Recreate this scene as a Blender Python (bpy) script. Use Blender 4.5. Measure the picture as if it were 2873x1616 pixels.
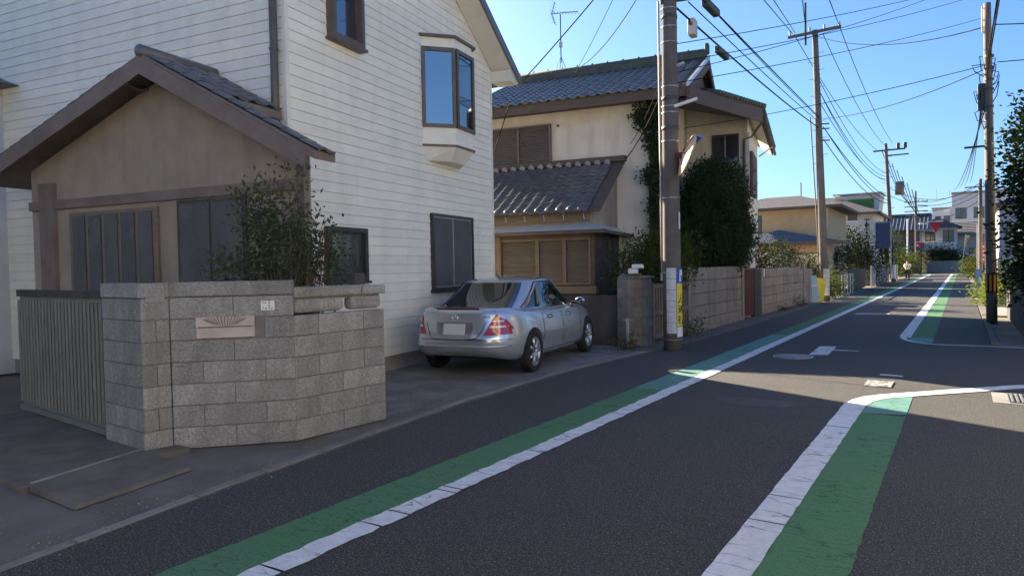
import bpy, bmesh, math, random
from mathutils import Vector, Matrix
R = math.radians
random.seed(7)
scene = bpy.context.scene
for o in list(bpy.data.objects): bpy.data.objects.remove(o)
col = scene.collection

# ------------------------------------------------------------ camera, sky, sun, exposure
CAM_H = 1.65
cam_d = bpy.data.cameras.new('camera'); cam = bpy.data.objects.new('camera', cam_d); col.objects.link(cam)
cam_d.sensor_fit = 'HORIZONTAL'; cam_d.sensor_width = 36.0; cam_d.lens = 36.0*1915.0/2873.0
cam_d.clip_start = 0.05; cam_d.clip_end = 2000
rx = Vector((0.834702, 0.550403, -0.018143))        # picture right
dn = Vector((0.000682, -0.033978, -0.999422))       # picture down
fw = Vector((-0.550701, 0.834208, -0.028737))       # looking
mw = Matrix((rx, -dn, -fw)).transposed().to_4x4(); mw.translation = (0, 0, CAM_H)
cam.matrix_world = mw
scene.camera = cam

SUN_AZ, SUN_EL = R(-65.5), R(21.3)                   # azimuth from the road direction (+Y), negative to the left
world = bpy.data.worlds.new('World'); scene.world = world; world.use_nodes = True
nt = world.node_tree; nt.nodes.clear()
wo = nt.nodes.new('ShaderNodeOutputWorld'); bg = nt.nodes.new('ShaderNodeBackground'); sk = nt.nodes.new('ShaderNodeTexSky')
sk.sky_type = 'NISHITA'; sk.sun_disc = False; sk.sun_elevation = SUN_EL; sk.sun_rotation = SUN_AZ
sk.altitude = 0; sk.air_density = 1.0; sk.dust_density = 1.25; sk.ozone_density = 7.5
bg.inputs[1].default_value = 0.05
nt.links.new(sk.outputs[0], bg.inputs[0]); nt.links.new(bg.outputs[0], wo.inputs[0])
sd = bpy.data.lights.new('sun', 'SUN'); sun = bpy.data.objects.new('sun', sd); col.objects.link(sun)
sd.energy = 5.0; sd.angle = R(0.55); sd.color = (1.0, 0.84, 0.62)
sdir = Vector((math.sin(SUN_AZ)*math.cos(SUN_EL), math.cos(SUN_AZ)*math.cos(SUN_EL), math.sin(SUN_EL)))
sun.rotation_euler = sdir.to_track_quat('Z', 'Y').to_euler(); sun.location = (-40, 20, 30)
vs = scene.view_settings
vs.view_transform = 'Standard'; vs.look = 'None'; vs.gamma = 1.0; vs.use_curve_mapping = False; vs.exposure = 2.38

# ------------------------------------------------------------ mesh helpers
class MB:
    def __init__(s): s.v = []; s.f = []
    def add(s, vs_, fs):
        b = len(s.v); s.v += [tuple(p) for p in vs_]; s.f += [tuple(i+b for i in f) for f in fs]; return s
    def mm(s, x0, y0, z0, x1, y1, z1):
        return s.add([(x0,y0,z0),(x1,y0,z0),(x1,y1,z0),(x0,y1,z0),(x0,y0,z1),(x1,y0,z1),(x1,y1,z1),(x0,y1,z1)],
                     [(0,3,2,1),(4,5,6,7),(0,1,5,4),(1,2,6,5),(2,3,7,6),(3,0,4,7)])
    def box(s, c, sz, rz=0.0, rx_=0.0, ry=0.0):
        m = Matrix.Rotation(rz,3,'Z') @ Matrix.Rotation(ry,3,'Y') @ Matrix.Rotation(rx_,3,'X')
        h = [x/2 for x in sz]; pts = []
        for a,b,d in ((-1,-1,-1),(1,-1,-1),(1,1,-1),(-1,1,-1),(-1,-1,1),(1,-1,1),(1,1,1),(-1,1,1)):
            pts.append(Vector(c) + m @ Vector((a*h[0],b*h[1],d*h[2])))
        return s.add(pts, [(0,3,2,1),(4,5,6,7),(0,1,5,4),(1,2,6,5),(2,3,7,6),(3,0,4,7)])
    def poly(s, pts): return s.add(pts, [tuple(range(len(pts)))])
    def prism(s, pts, vec):
        n = len(pts); w = Vector(vec); q = [Vector(p) for p in pts]
        fs = [tuple(reversed(range(n))), tuple(range(n, 2*n))] + [(i,(i+1)%n,(i+1)%n+n,i+n) for i in range(n)]
        return s.add(q + [p+w for p in q], fs)
    def tube(s, path, r, n=8, cap=True):
        P = [Vector(p) for p in path]; m = len(P); rr = r if isinstance(r, (list, tuple)) else [r]*m
        vs_ = []; ref = None
        for i in range(m):
            t = (P[min(i+1,m-1)] - P[max(i-1,0)]).normalized()
            if ref is None: ref = Vector((0,0,1)) if abs(t.z) < .9 else Vector((1,0,0))
            a = t.cross(ref).normalized(); b = a.cross(t).normalized(); ref = b
            for k in range(n):
                an = 2*math.pi*k/n; vs_.append(P[i] + (a*math.cos(an)+b*math.sin(an))*rr[i])
        fs = []
        for i in range(m-1):
            for k in range(n): fs.append((i*n+k, i*n+(k+1)%n, (i+1)*n+(k+1)%n, (i+1)*n+k))
        if cap: fs += [tuple(reversed(range(n))), tuple(range((m-1)*n, m*n))]
        return s.add(vs_, fs)
    def sphere(s, c, r, nu=12, nv=8):
        r = r if isinstance(r, (list,tuple)) else (r,r,r); vs_ = []; fs = []
        for j in range(nv+1):
            ph = math.pi*j/nv
            for i in range(nu):
                th = 2*math.pi*i/nu
                vs_.append((c[0]+r[0]*math.sin(ph)*math.cos(th), c[1]+r[1]*math.sin(ph)*math.sin(th), c[2]+r[2]*math.cos(ph)))
        for j in range(nv):
            for i in range(nu): fs.append((j*nu+i, (j+1)*nu+i, (j+1)*nu+(i+1)%nu, j*nu+(i+1)%nu))
        return s.add(vs_, fs)
    def grid(s, fn, us, ws, flip=False):
        nu, nw = len(us), len(ws); vs_ = [fn(a,b) for a in us for b in ws]; fs = []
        for i in range(nu-1):
            for j in range(nw-1):
                q = (i*nw+j, (i+1)*nw+j, (i+1)*nw+j+1, i*nw+j+1); fs.append(q[::-1] if flip else q)
        return s.add(vs_, fs)
    def mesh(s, name):
        me = bpy.data.meshes.new(name); me.from_pydata(s.v, [], s.f); me.update(); return me
    def build(s, name, m, parent=None, smooth=False, bevel=0, fix=True, kind=None, angle=None):
        me = s.mesh(name)
        if fix:
            b = bmesh.new(); b.from_mesh(me); bmesh.ops.recalc_face_normals(b, faces=b.faces); b.to_mesh(me); b.free()
        return put(name, me, m, parent, smooth, bevel, kind)
def put(name, me, m, parent=None, smooth=False, bevel=0, kind=None):
    if m is not None and not me.materials: me.materials.append(m)
    if smooth:
        for p in me.polygons: p.use_smooth = True
    o = bpy.data.objects.new(name, me); col.objects.link(o)
    if parent is not None: o.parent = parent
    if bevel:
        b = o.modifiers.new('bevel', 'BEVEL'); b.width = bevel; b.segments = 2; b.limit_method = 'ANGLE'
    if kind: o['kind'] = kind
    return o
def tag(o, label, cat, group=None):
    o['label'] = label; o['category'] = cat
    if group: o['group'] = group
    return o
def thing(name, label, cat, loc=(0,0,0), rz=0.0, group=None):
    o = bpy.data.objects.new(name, None); col.objects.link(o); o.location = loc; o.rotation_euler = (0,0,rz)
    o.empty_display_size = 0.2
    return tag(o, label, cat, group)
def inst(name, me, parent, loc=(0,0,0), rot=(0,0,0), sc=(1,1,1)):
    o = bpy.data.objects.new(name, me); col.objects.link(o); o.parent = parent
    o.location = loc; o.rotation_euler = rot; o.scale = sc; return o
def structure(o): o['kind'] = 'structure'; return o
def wavg(a, b, t): return a + (b-a)*t
def spark(n, a, b): return [a + (b-a)*i/(n-1) for i in range(n)]

# ------------------------------------------------------------ material helpers
def mat(name, c, rough=.8, c2=None, nscale=3.0, bump=.0, bscale=60., metal=0., spec=.5, rnd=0., speck=None, speckscale=200., speckamt=.62,
        streak=None, streakamt=.5, coat=0., crack=None, crackscale=(6,6,6), crackw=.02, stretch=(1,1,1), trans=0., contrast=(.35,.65), alpha=1., ior=1.45, mid=None):
    m = bpy.data.materials.new(name); m.use_nodes = True; n = m.node_tree; N = n.nodes; L = n.links; N.clear()
    out = N.new('ShaderNodeOutputMaterial'); p = N.new('ShaderNodeBsdfPrincipled'); L.new(p.outputs[0], out.inputs[0])
    p.inputs['Roughness'].default_value = rough; p.inputs['Metallic'].default_value = metal
    p.inputs['Specular IOR Level'].default_value = spec; p.inputs['Coat Weight'].default_value = coat; p.inputs['IOR'].default_value = ior
    p.inputs['Coat Roughness'].default_value = .05; p.inputs['Transmission Weight'].default_value = trans; p.inputs['Alpha'].default_value = alpha
    tc = N.new('ShaderNodeTexCoord'); mp = N.new('ShaderNodeMapping'); L.new(tc.outputs['Object'], mp.inputs[0]); mp.inputs['Scale'].default_value = stretch
    if rnd or True:
        oi = N.new('ShaderNodeObjectInfo'); ad = N.new('ShaderNodeVectorMath'); ad.operation = 'ADD'
        sc_ = N.new('ShaderNodeVectorMath'); sc_.operation = 'SCALE'; sc_.inputs['Scale'].default_value = 37.0
        cb = N.new('ShaderNodeCombineXYZ'); L.new(oi.outputs['Random'], cb.inputs[0]); L.new(oi.outputs['Random'], cb.inputs[1])
        L.new(cb.outputs[0], sc_.inputs[0]); L.new(mp.outputs[0], ad.inputs[0]); L.new(sc_.outputs[0], ad.inputs[1]); vec = ad.outputs[0]
    cur = None
    def rgb(c_): r = N.new('ShaderNodeRGB'); r.outputs[0].default_value = (*c_, 1); return r.outputs[0]
    def noise(scale, det=5, v=None, rough_=.6):
        t = N.new('ShaderNodeTexNoise'); t.inputs['Scale'].default_value = scale; t.inputs['Detail'].default_value = det; t.inputs['Roughness'].default_value = rough_
        L.new(v or vec, t.inputs['Vector']); return t.outputs['Fac']
    def ramp(f, a, b):
        r = N.new('ShaderNodeMapRange'); r.inputs[1].default_value = a; r.inputs[2].default_value = b; L.new(f, r.inputs[0]); return r.outputs[0]
    def mix(f, a, b, mode='MIX'):
        x = N.new('ShaderNodeMix'); x.data_type = 'RGBA'; x.blend_type = mode; x.clamp_factor = True
        if isinstance(f, float): x.inputs[0].default_value = f
        else: L.new(f, x.inputs[0])
        L.new(a, x.inputs[6]); L.new(b, x.inputs[7]); return x.outputs[2]
    def math_(op, a, b):
        x = N.new('ShaderNodeMath'); x.operation = op
        for i, q in enumerate((a, b)):
            if isinstance(q, (int, float)): x.inputs[i].default_value = q
            else: L.new(q, x.inputs[i])
        return x.outputs[0]
    cur = rgb(c)
    if c2: cur = mix(ramp(noise(nscale), *contrast), cur, rgb(c2))
    if mid: cur = mix(ramp(noise(38., 3), .42, .62), cur, rgb(mid))
    if streak:
        mp2 = N.new('ShaderNodeMapping'); L.new(tc.outputs['Object'], mp2.inputs[0]); mp2.inputs['Scale'].default_value = (3,3,.5)
        cur = mix(math_('MULTIPLY', ramp(noise(1.0, 4, mp2.outputs[0]), .48, .72), streakamt), cur, rgb(streak))
    if speck: cur = mix(ramp(noise(speckscale, 2), speckamt, speckamt+.06), cur, rgb(speck))
    if rnd:
        hs = N.new('ShaderNodeHueSaturation'); L.new(cur, hs.inputs['Color'])
        L.new(math_('ADD', math_('MULTIPLY', oi.outputs['Random'], 2*rnd), 1-rnd), hs.inputs['Value']); cur = hs.outputs[0]
    if crack:
        mc = N.new('ShaderNodeMapping'); L.new(tc.outputs['Object'], mc.inputs[0]); mc.inputs['Scale'].default_value = crackscale
        nz = N.new('ShaderNodeTexNoise'); nz.inputs['Scale'].default_value = 2.5; nz.inputs['Detail'].default_value = 4; L.new(mc.outputs[0], nz.inputs['Vector'])
        av = N.new('ShaderNodeMix'); av.data_type = 'VECTOR'; av.inputs[0].default_value = .35; L.new(mc.outputs[0], av.inputs[4]); L.new(nz.outputs['Color'], av.inputs[5])
        vo = N.new('ShaderNodeTexVoronoi'); vo.feature = 'DISTANCE_TO_EDGE'; vo.inputs['Scale'].default_value = 1.0; L.new(av.outputs[1], vo.inputs['Vector'])
        msk = math_('MULTIPLY', math_('SUBTRACT', 1.0, ramp(vo.outputs['Distance'], crackw*.4, crackw)), ramp(noise(1.3), .42, .5))
        cur = mix(msk, cur, rgb(crack))
    L.new(cur, p.inputs['Base Color'])
    if bump:
        bp = N.new('ShaderNodeBump'); bp.inputs['Strength'].default_value = bump; bp.inputs['Distance'].default_value = .02
        L.new(noise(bscale, 6, None, .7), bp.inputs['Height']); L.new(bp.outputs[0], p.inputs['Normal'])
    return m
def leafmat(name, c, c2, tr=.25):
    m = mat(name, c, rough=.7, c2=c2, nscale=2.2, spec=.12)
    n = m.node_tree; p = [x for x in n.nodes if x.type == 'BSDF_PRINCIPLED'][0]; out = [x for x in n.nodes if x.type == 'OUTPUT_MATERIAL'][0]
    t = n.nodes.new('ShaderNodeBsdfTranslucent'); t.inputs[0].default_value = (c2[0]*1.6, c2[1]*1.8, c2[2]*.7, 1)
    x = n.nodes.new('ShaderNodeMixShader'); x.inputs[0].default_value = tr
    n.links.new(p.outputs[0], x.inputs[1]); n.links.new(t.outputs[0], x.inputs[2]); n.links.new(x.outputs[0], out.inputs[0])
    return m

X = dict(
 asphalt = mat('asphalt', (.056,.056,.058), .8, (.083,.081,.080), 1.1, bump=1.0, bscale=95, speck=(.34,.33,.31), speckscale=95, speckamt=.595, spec=.4, contrast=(.25,.75), mid=(.044,.043,.043)),
 shoulder = mat('worn_concrete', (.12,.103,.088), .9, (.185,.165,.145), 1.5, bump=.45, bscale=90, speck=(.26,.24,.22), speckscale=160, speckamt=.62),
 parking = mat('old_parking_surface', (.10,.095,.09), .92, (.27,.26,.25), 1.6, bump=1.0, bscale=55, speck=(.42,.41,.40), speckscale=60, speckamt=.585, mid=(.15,.145,.14), contrast=(.38,.62)),
 ground = mat('bare_ground', (.16,.13,.10), .95, (.22,.19,.155), .9, bump=.5, bscale=40),
 white_paint = mat('white_road_paint', (.74,.75,.78), .6, (.60,.61,.64), 9, bump=.5, bscale=95, crack=(.22,.22,.22), crackscale=(1.6,5.5,5), crackw=.014, speck=(.36,.36,.38), speckscale=60, speckamt=.64),
 green_paint = mat('green_road_paint', (.068,.215,.082), .8, (.088,.20,.105), 2.2, bump=.6, bscale=95, crack=(.035,.075,.045), crackscale=(4,17,7), crackw=.022, speck=(.062,.115,.072), speckscale=60, speckamt=.585, contrast=(.3,.7)),
 teal_paint_and_sheen = mat('teal_road_paint_and_sky_sheen', (.085,.22,.185), .7, (.13,.27,.24), 3, bump=.2, bscale=150, crack=(.04,.10,.09), crackscale=(5,15,7), crackw=.022),  # real paint at the corners, painted-in sky sheen on the left strip
 siding = mat('cream_siding', (.83,.795,.68), .75, (.76,.73,.63), 2.5, bump=.12, bscale=45, rnd=.035, streak=(.62,.61,.54), streakamt=.5, stretch=(1,1,3)),
 cream_plain = mat('cream_board', (.76,.73,.62), .75, (.68,.65,.55), 2, bump=.1, bscale=50),
 groove = mat('dark_gap', (.20,.19,.165), .9),
 brown_metal = mat('brown_aluminium', (.085,.068,.058), .45, (.12,.10,.085), 4, bump=.05),
 dark_frame = mat('dark_bronze_frame', (.035,.033,.034), .4, (.05,.047,.046), 5),
 glass = mat('window_glass', (.015,.02,.025), .03, spec=.5, ior=3.2),
 dim_glass = mat('dim_glass', (.03,.035,.038), .06, (.06,.065,.065), 1.2, ior=1.9),
 screen = mat('insect_screen', (.075,.082,.085), .8, (.095,.10,.105), 3, bump=.2, bscale=400),
 roof_metal = mat('slate_roof_edge', (.10,.105,.12), .5, (.14,.145,.16), 3, bump=.15, bscale=30),
 tile = mat('smoked_roof_tile', (.085,.088,.095), .36, (.13,.133,.14), 3, bump=.2, bscale=60, rnd=.10, spec=.6),
 tile_moss = mat('mossy_roof_tile', (.07,.08,.06), .8, (.11,.115,.09), 4, bump=.3, bscale=40),
 stucco = mat('pale_stucco', (.70,.66,.57), .9, (.62,.58,.50), 2, bump=.35, bscale=110, streak=(.42,.36,.28), streakamt=.45),
 stucco_tan = mat('tan_stucco', (.31,.255,.20), .9, (.37,.305,.24), 2.5, bump=.6, bscale=70, streak=(.20,.165,.13), streakamt=.5),
 wood_dark = mat('dark_brown_timber', (.085,.062,.048), .75, (.12,.09,.07), 3, bump=.25, bscale=30, stretch=(1,6,6)),
 porch_timber = mat('flare_paled_porch_timber', (.15,.12,.10), .8, (.20,.165,.14), 3, bump=.25, bscale=30),  # timber tone lightened to carry the flare veil over this wing
 wood_tan = mat('weathered_tan_timber', (.21,.165,.118), .75, (.155,.12,.088), 4, bump=.25, bscale=30, stretch=(1,5,5)),
 shutter = mat('brown_shutter', (.105,.092,.080), .6, (.135,.118,.10), 3, rnd=.10),
 shutter_dark = mat('grey_brown_shutter', (.135,.115,.105), .55, (.16,.14,.128), 3, rnd=.06),
 tin = mat('pale_tin_roof', (.52,.55,.57), .4, (.42,.45,.47), 3, bump=.1, metal=.2),
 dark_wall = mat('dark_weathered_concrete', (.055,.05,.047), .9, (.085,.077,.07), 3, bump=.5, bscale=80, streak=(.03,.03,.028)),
 block = mat('split_face_block', (.31,.31,.30), .92, (.40,.395,.375), 4, bump=1.0, bscale=60, rnd=.13, speck=(.60,.59,.56), speckscale=75, speckamt=.64, streak=(.15,.145,.13), streakamt=.55, mid=(.26,.26,.25)),
 mortar = mat('mortar', (.15,.145,.135), .95, (.20,.19,.18), 8, bump=.3, bscale=90),
 panelwall = mat('stained_precast_concrete', (.31,.26,.21), .92, (.24,.20,.165), 3, bump=.5, bscale=70, rnd=.07, streak=(.11,.09,.075), streakamt=.6),
 concrete = mat('grey_concrete', (.30,.29,.275), .9, (.24,.23,.22), 3, bump=.35, bscale=80),
 pole = mat('pole_concrete', (.105,.094,.087), .88, (.145,.13,.12), 3, bump=.3, bscale=70, streak=(.10,.09,.085), streakamt=.5),
 steel = mat('galvanised_steel', (.42,.43,.44), .45, (.32,.33,.34), 8, metal=.7),
 dark_steel = mat('dark_line_hardware', (.05,.055,.05), .6, (.08,.085,.075), 6),
 cable = mat('black_cable', (.010,.011,.012), .85, spec=.08),
 grey_box = mat('pale_grey_casing', (.48,.50,.50), .5, (.40,.42,.42), 5),
 white_plain = mat('white_plastic', (.75,.76,.76), .5, (.66,.67,.67), 5),
 white_wrap = mat('white_pole_guard', (.56,.58,.62), .7, (.46,.48,.52), 9, bump=.3, bscale=50),
 yellow = mat('yellow_sign_paint', (.78,.62,.07), .5, (.66,.53,.06), 6),
 blue = mat('blue_sign_paint', (.02,.08,.42), .5, (.03,.10,.46), 6),
 black = mat('black_ink', (.012,.012,.012), .6),
 orange_mirror = mat('orange_mirror_housing', (.78,.40,.22), .55, (.86,.52,.32), 6),
 maroon = mat('maroon_steel', (.10,.03,.03), .6, (.14,.045,.04), 4),
 old_wood = mat('grey_old_timber', (.20,.165,.135), .85, (.14,.115,.095), 5, bump=.3, bscale=40, stretch=(6,6,1)),
 bark = mat('bark', (.10,.075,.055), .9, (.15,.12,.09), 8, bump=.7, bscale=40),
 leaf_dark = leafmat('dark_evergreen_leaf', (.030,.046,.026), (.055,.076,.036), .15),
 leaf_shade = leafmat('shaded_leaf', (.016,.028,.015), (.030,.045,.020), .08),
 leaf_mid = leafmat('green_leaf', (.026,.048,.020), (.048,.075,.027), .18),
 leaf_olive = leafmat('olive_leaf', (.042,.055,.018), (.08,.09,.028), .22),
 leaf_grass = leafmat('grass_leaf', (.10,.13,.04), (.15,.17,.06), .3),
 leaf_shrub = leafmat('shrub_leaf', (.045,.058,.036), (.085,.10,.055), .28),
)
# ============================================================ ground, road, markings
g = MB(); g.poly([(-400,-400,-.03),(400,-400,-.03),(400,600,-.03),(-400,600,-.03)])
structure(g.build('ground', X['ground']))
AE = [(-4.30,-8),(-4.50,1.5),(-4.66,2.7),(-4.90,4.63),(-5.12,6.6),(-5.20,9.5),(-5.00,12.5),(-4.80,14.5),(-4.75,20),(-4.8,30),(-4.8,98)]  # left asphalt edge
road = MB()
def road_strip(x1, ya, yb):
    ys = sorted(set([ya,yb]+[p[1] for p in AE if ya < p[1] < yb]))
    def ex(y):
        for (a,b),(c,d) in zip(AE[:-1], AE[1:]):
            if b <= y <= d: return a+(c-a)*(y-b)/(d-b)
    for p,q in zip(ys[:-1], ys[1:]): road.poly([(ex(p),p,0),(x1,p,0),(x1,q,0),(ex(q),q,0)])
road_strip(4.1, -8, 9.0); road_strip(40, 9.0, 15.9); road_strip(.45, 15.9, 98)
road.poly([(-60,98,0),(60,98,0),(60,104.5,0),(-60,104.5,0)])
road_o = structure(road.build('road', X['asphalt'], fix=False))
# worn concrete shoulder between asphalt and the walls
sh = MB()
for (a,b),(c,d) in zip(AE[:-1], AE[1:]):
    sh.poly([(-7.6 if b<3.4 else -5.6,b,-.006),(a,b,-.006),(c,d,-.006),(-7.6 if d<3.4 else -5.6,d,-.006)])
structure(sh.build('roadside_strip', X['shoulder'], fix=False))
GST = mat('worn_gutter_stone', (.19,.18,.165), .92, (.26,.25,.23), 5, bump=.8, bscale=60, rnd=.12)
pts = [(-4.42,1.2),(-4.55,2.0),(-4.70,2.9),(-4.97,4.9),(-5.20,7.0),(-5.27,9.5),(-5.07,12.4)]
gut = thing('gutter', '', '', (0,0,0)); del gut['label']; del gut['category']; structure(gut)
gr = random.Random(4)
for (a,b),(c,d) in zip(pts[:-1], pts[1:]):
    n = max(1,int(math.hypot(c-a,d-b)/.6))
    for i in range(n):
        p = (a+(c-a)*i/n, b+(d-b)*i/n); q_ = (a+(c-a)*(i+1)/n, b+(d-b)*(i+1)/n-.012); j = gr.uniform(-.008,.008)
        ln = MB(); ln.prism([(p[0]-.115+j,p[1],-.02),(p[0]-.03+j,p[1],-.02),(q_[0]-.03+j,q_[1],-.02),(q_[0]-.115+j,q_[1],-.02)], (0,0,.026+gr.uniform(-.003,.004))); ln.build('gutter_stone', GST, gut, bevel=.006)
pk = MB(); pk.poly([(-8.6,5.6,-.002),(-5.45,5.6,-.002),(-5.32,9.5,-.002),(-5.2,12.3,-.002),(-5.35,13.3,-.002),(-8.9,13.3,-.002)])
structure(pk.build('parking_lot', X['parking'], fix=False))
sw = MB()   # concrete edge along the right side
sw.mm(.48,16.3,-.02,.60,24.6,.012); sw.mm(.48,24.6,-.02,.66,60,.03)
structure(sw.build('kerb', X['shoulder']))
rg = MB(); rg.poly([(.66,24.4,.012),(3.2,24.4,.012),(3.2,29.2,.012),(.66,29.2,.012)])
structure(rg.build('driveway', X['concrete'], fix=False))

# ---- painted lines: real sheets with ragged, broken edges
rnd = random.Random(3)
def paint_strip(name, path, w, m, z, jag=.012, step=.07, breaks=0.0, fine_to=14.0):
    """path: list of (x,y); w: width to the right of the path"""
    pts = [Vector((*p,0)) for p in path]; out = []
    for a,b in zip(pts[:-1], pts[1:]):
        L_ = (b-a).length; st = step if min(a.y,b.y) < fine_to else 2.0; n = max(1, int(L_/st))
        # long stretches get coarser with distance
        ys = []; t = 0.0
        while t < L_:
            p = a+(b-a)*(t/L_); ys.append(p); t += st if p.y < fine_to else max(.3, st*.5)
        out += ys
    out.append(pts[-1]); mb = MB(); prev = None; i = 0
    for k,p in enumerate(out):
        q = out[min(k+1,len(out)-1)]; o = out[max(k-1,0)]; t = (q-o); t.z = 0
        t = t.normalized() if t.length > 1e-6 else Vector((0,1,0)); nrm = Vector((t.y,-t.x,0))
        j = jag if p.y < fine_to else jag*.5
        a = p + nrm*rnd.uniform(-j,j); b = p + nrm*(w+rnd.uniform(-j,j))
        if prev and not (breaks and rnd.random() < breaks and p.y < fine_to): mb.poly([(*prev[0].xy,z),(*prev[1].xy,z),(*b.xy,z),(*a.xy,z)])
        elif prev:   # a crack: leave a thin slanted gap
            c = prev[0].lerp(a,.12+rnd.random()*.1); d = prev[1].lerp(b,.12+rnd.random()*.15); mb.poly([(*c.xy,z),(*d.xy,z),(*b.xy,z),(*a.xy,z)])
        prev = (a,b)
    o = mb.build(name, m, road_o, fix=False); return o
paint_strip('green_lane', [(-3.71,-4),(-3.71,8.6)], .405, X['green_paint'], .004, .008)
paint_strip('teal_lane', [(-3.71,8.6),(-3.71,16.5)], .405, X['teal_paint_and_sheen'], .004, .012)  # still the green strip; its bluish sky reflection is put into the colour
paint_strip('green_lane', [(-3.71,16.5),(-3.71,96)], .405, X['green_paint'], .004, .012)
paint_strip('edge_line', [(-3.30,-4),(-3.30,96)], .185, X['white_paint'], .008, .011, .085, .09)
paint_strip('edge_line', [(-1.16,-4),(-1.15,8.7),(-1.10,9.05),(-1.0,9.32),(-.86,9.52),(-.6,9.80),(-.1,10.32),(.55,11.0),(2.2,12.4)], .225, X['white_paint'], .008, .004, .11, .06)
paint_strip('green_lane', [(-.93,-4),(-.93,8.28)], .43, X['green_paint'], .004, .006)
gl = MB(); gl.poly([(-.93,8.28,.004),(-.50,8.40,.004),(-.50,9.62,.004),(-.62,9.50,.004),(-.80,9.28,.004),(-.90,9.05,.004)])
gl.build('teal_lane', X['teal_paint_and_sheen'], road_o, fix=False)
gl = MB(); gl.poly([(-.92,16.35,.004),(-.62,15.98,.004),(-.50,15.96,.004),(-.50,17.0,.004),(-.92,17.0,.004)]); gl.build('teal_lane', X['teal_paint_and_sheen'], road_o, fix=False)
paint_strip('green_lane', [(-.92,17.0),(-.92,96)], .42, X['green_paint'], .004, .004)
paint_strip('edge_line', [(1.0,15.66),(.2,15.72),(-.35,15.68),(-.62,15.78),(-.88,16.05),(-1.06,16.5),(-1.15,17.2),(-1.15,96)], .10, X['white_paint'], .008, .006, .1)
paint_strip('edge_line', [(-1.055,16.9),(-1.055,96)], .13, X['white_paint'], .0085, .006, .1)
for y0 in (96.6,): paint_strip('stop_line', [(-5.0,y0+.4),(.2,y0+.4)], .4, X['white_paint'], .008, .004, .3)
# worn scraps of old lettering on the lane
wp = MB()
for pl in ([(-2.30,13.1),(-2.0,13.2),(-2.05,14.6),(-2.34,14.55)], [(-2.05,13.92),(-1.58,13.98),(-1.60,14.06),(-2.05,14.06)],
           [(-1.0,11.15),(-.72,11.1),(-.70,11.24),(-1.0,11.28)], [(-2.9,24.0),(-1.9,24.2),(-1.9,24.5),(-2.8,24.4)]):
    wp.poly([(x,y,.008) for x,y in pl])
wp.build('worn_marking', mat('worn_white_paint', (.60,.61,.64), .7, (.16,.16,.17), 7, bump=.3, bscale=120, contrast=(.52,.64)), road_o, fix=False)
pp = MB(); pp.poly([(-2.05+.45*math.cos(t)*(1+.25*math.sin(3*t)), 8.35+.30*math.sin(t)*(1+.3*math.cos(2*t)), .003) for t in [i*math.pi/10 for i in range(20)]])
pp.build('pale_scuff', mat('pale_scuffed_asphalt', (.062,.060,.060), .85, (.10,.099,.098), 7, bump=.4, bscale=200), road_o, fix=False)

# ---- manhole, valve cover, drain grate
def manhole(loc, r, label):
    t = thing('manhole_cover', label, 'manhole cover', (*loc,0))
    m = MB(); m.tube([(0,0,.0),(0,0,.010)], r, 28); m.build('rim', X['steel'], t)
    m = MB(); m.tube([(0,0,.004),(0,0,.0135)], r*.9, 28); lid = m.build('lid', mat('worn_cast_iron', (.10,.10,.105), .5, (.16,.16,.165), 14, bump=.5, bscale=60, metal=.3), t)
    k = MB()
    for i in range(-4,5):
        for j in range(-4,5):
            if (i*i+j*j) < 17: k.box((i*r*.19, j*r*.19, .0145), (r*.09,r*.09,.006), .78*((i+j)%2))
    k.build('tread_stud', X['steel'], lid, kind='stuff')
manhole((-2.50,12.78), .335, 'round patterned iron manhole cover in the lane near the pole')
t = thing('valve_cover', 'small square white-painted valve cover in the sunlit part of the road', 'valve cover', (-.935,10.36,0))
m = MB(); m.mm(-.16,-.24,0,.16,.24,.012); m.build('plate', mat('flaking_white_plate', (.62,.61,.57), .6, (.20,.19,.18), 14, contrast=(.47,.53)), t, bevel=.004)
for i in range(5): m = MB(); m.mm(-.12,-.20+i*.09,.012,.12,-.175+i*.09,.017); m.build('rib', bpy.data.materials['flaking_white_plate'], t)
t = thing('drain_grate', 'steel drain grating set in concrete at the right road edge', 'drain', (.60,9.95,0))
m = MB(); m.mm(-.30,-.36,-.05,.55,.36,.006); m.build('surround', X['concrete'], t)
m = MB(); m.mm(-.14,-.30,.006,.5,.30,.010); m.build('pit', X['black'], t)
for i in range(13):
    m = MB(); m.mm(-.12+i*.048,-.29,.010,-.098+i*.048,.29,.022); m.build('bar', X['steel'], t)
t = thing('step_plate', 'cracked concrete ramp slab laid in front of the gate step', 'ramp slab', (0,0,0))
m = MB(); m.add([(-5.98,2.28,.0),(-5.22,2.26,.0),(-5.42,3.28,.0),(-6.24,3.30,.0),(-5.98,2.28,.06),(-5.25,2.30,.03),(-5.45,3.26,.03),(-6.24,3.28,.065)],
              [(0,1,2,3),(4,5,6,7),(0,1,5,4),(1,2,6,5),(2,3,7,6),(3,0,4,7)]); m.build('slab', X['concrete'] if False else mat('brown_stained_slab', (.17,.15,.125), .9, (.11,.095,.08), 3, bump=.5, bscale=70), t, bevel=.012)
m = MB(); m.mm(-9.4,2.25,-.02,-6.0,3.6,.045); st = m.build('step', bpy.data.materials['brown_stained_slab'], t, bevel=.012)
m = MB(); m.box((-6.11,2.78,.066), (.02,1.0,.012), R(14)); m.build('trim', X['steel'], t)

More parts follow.
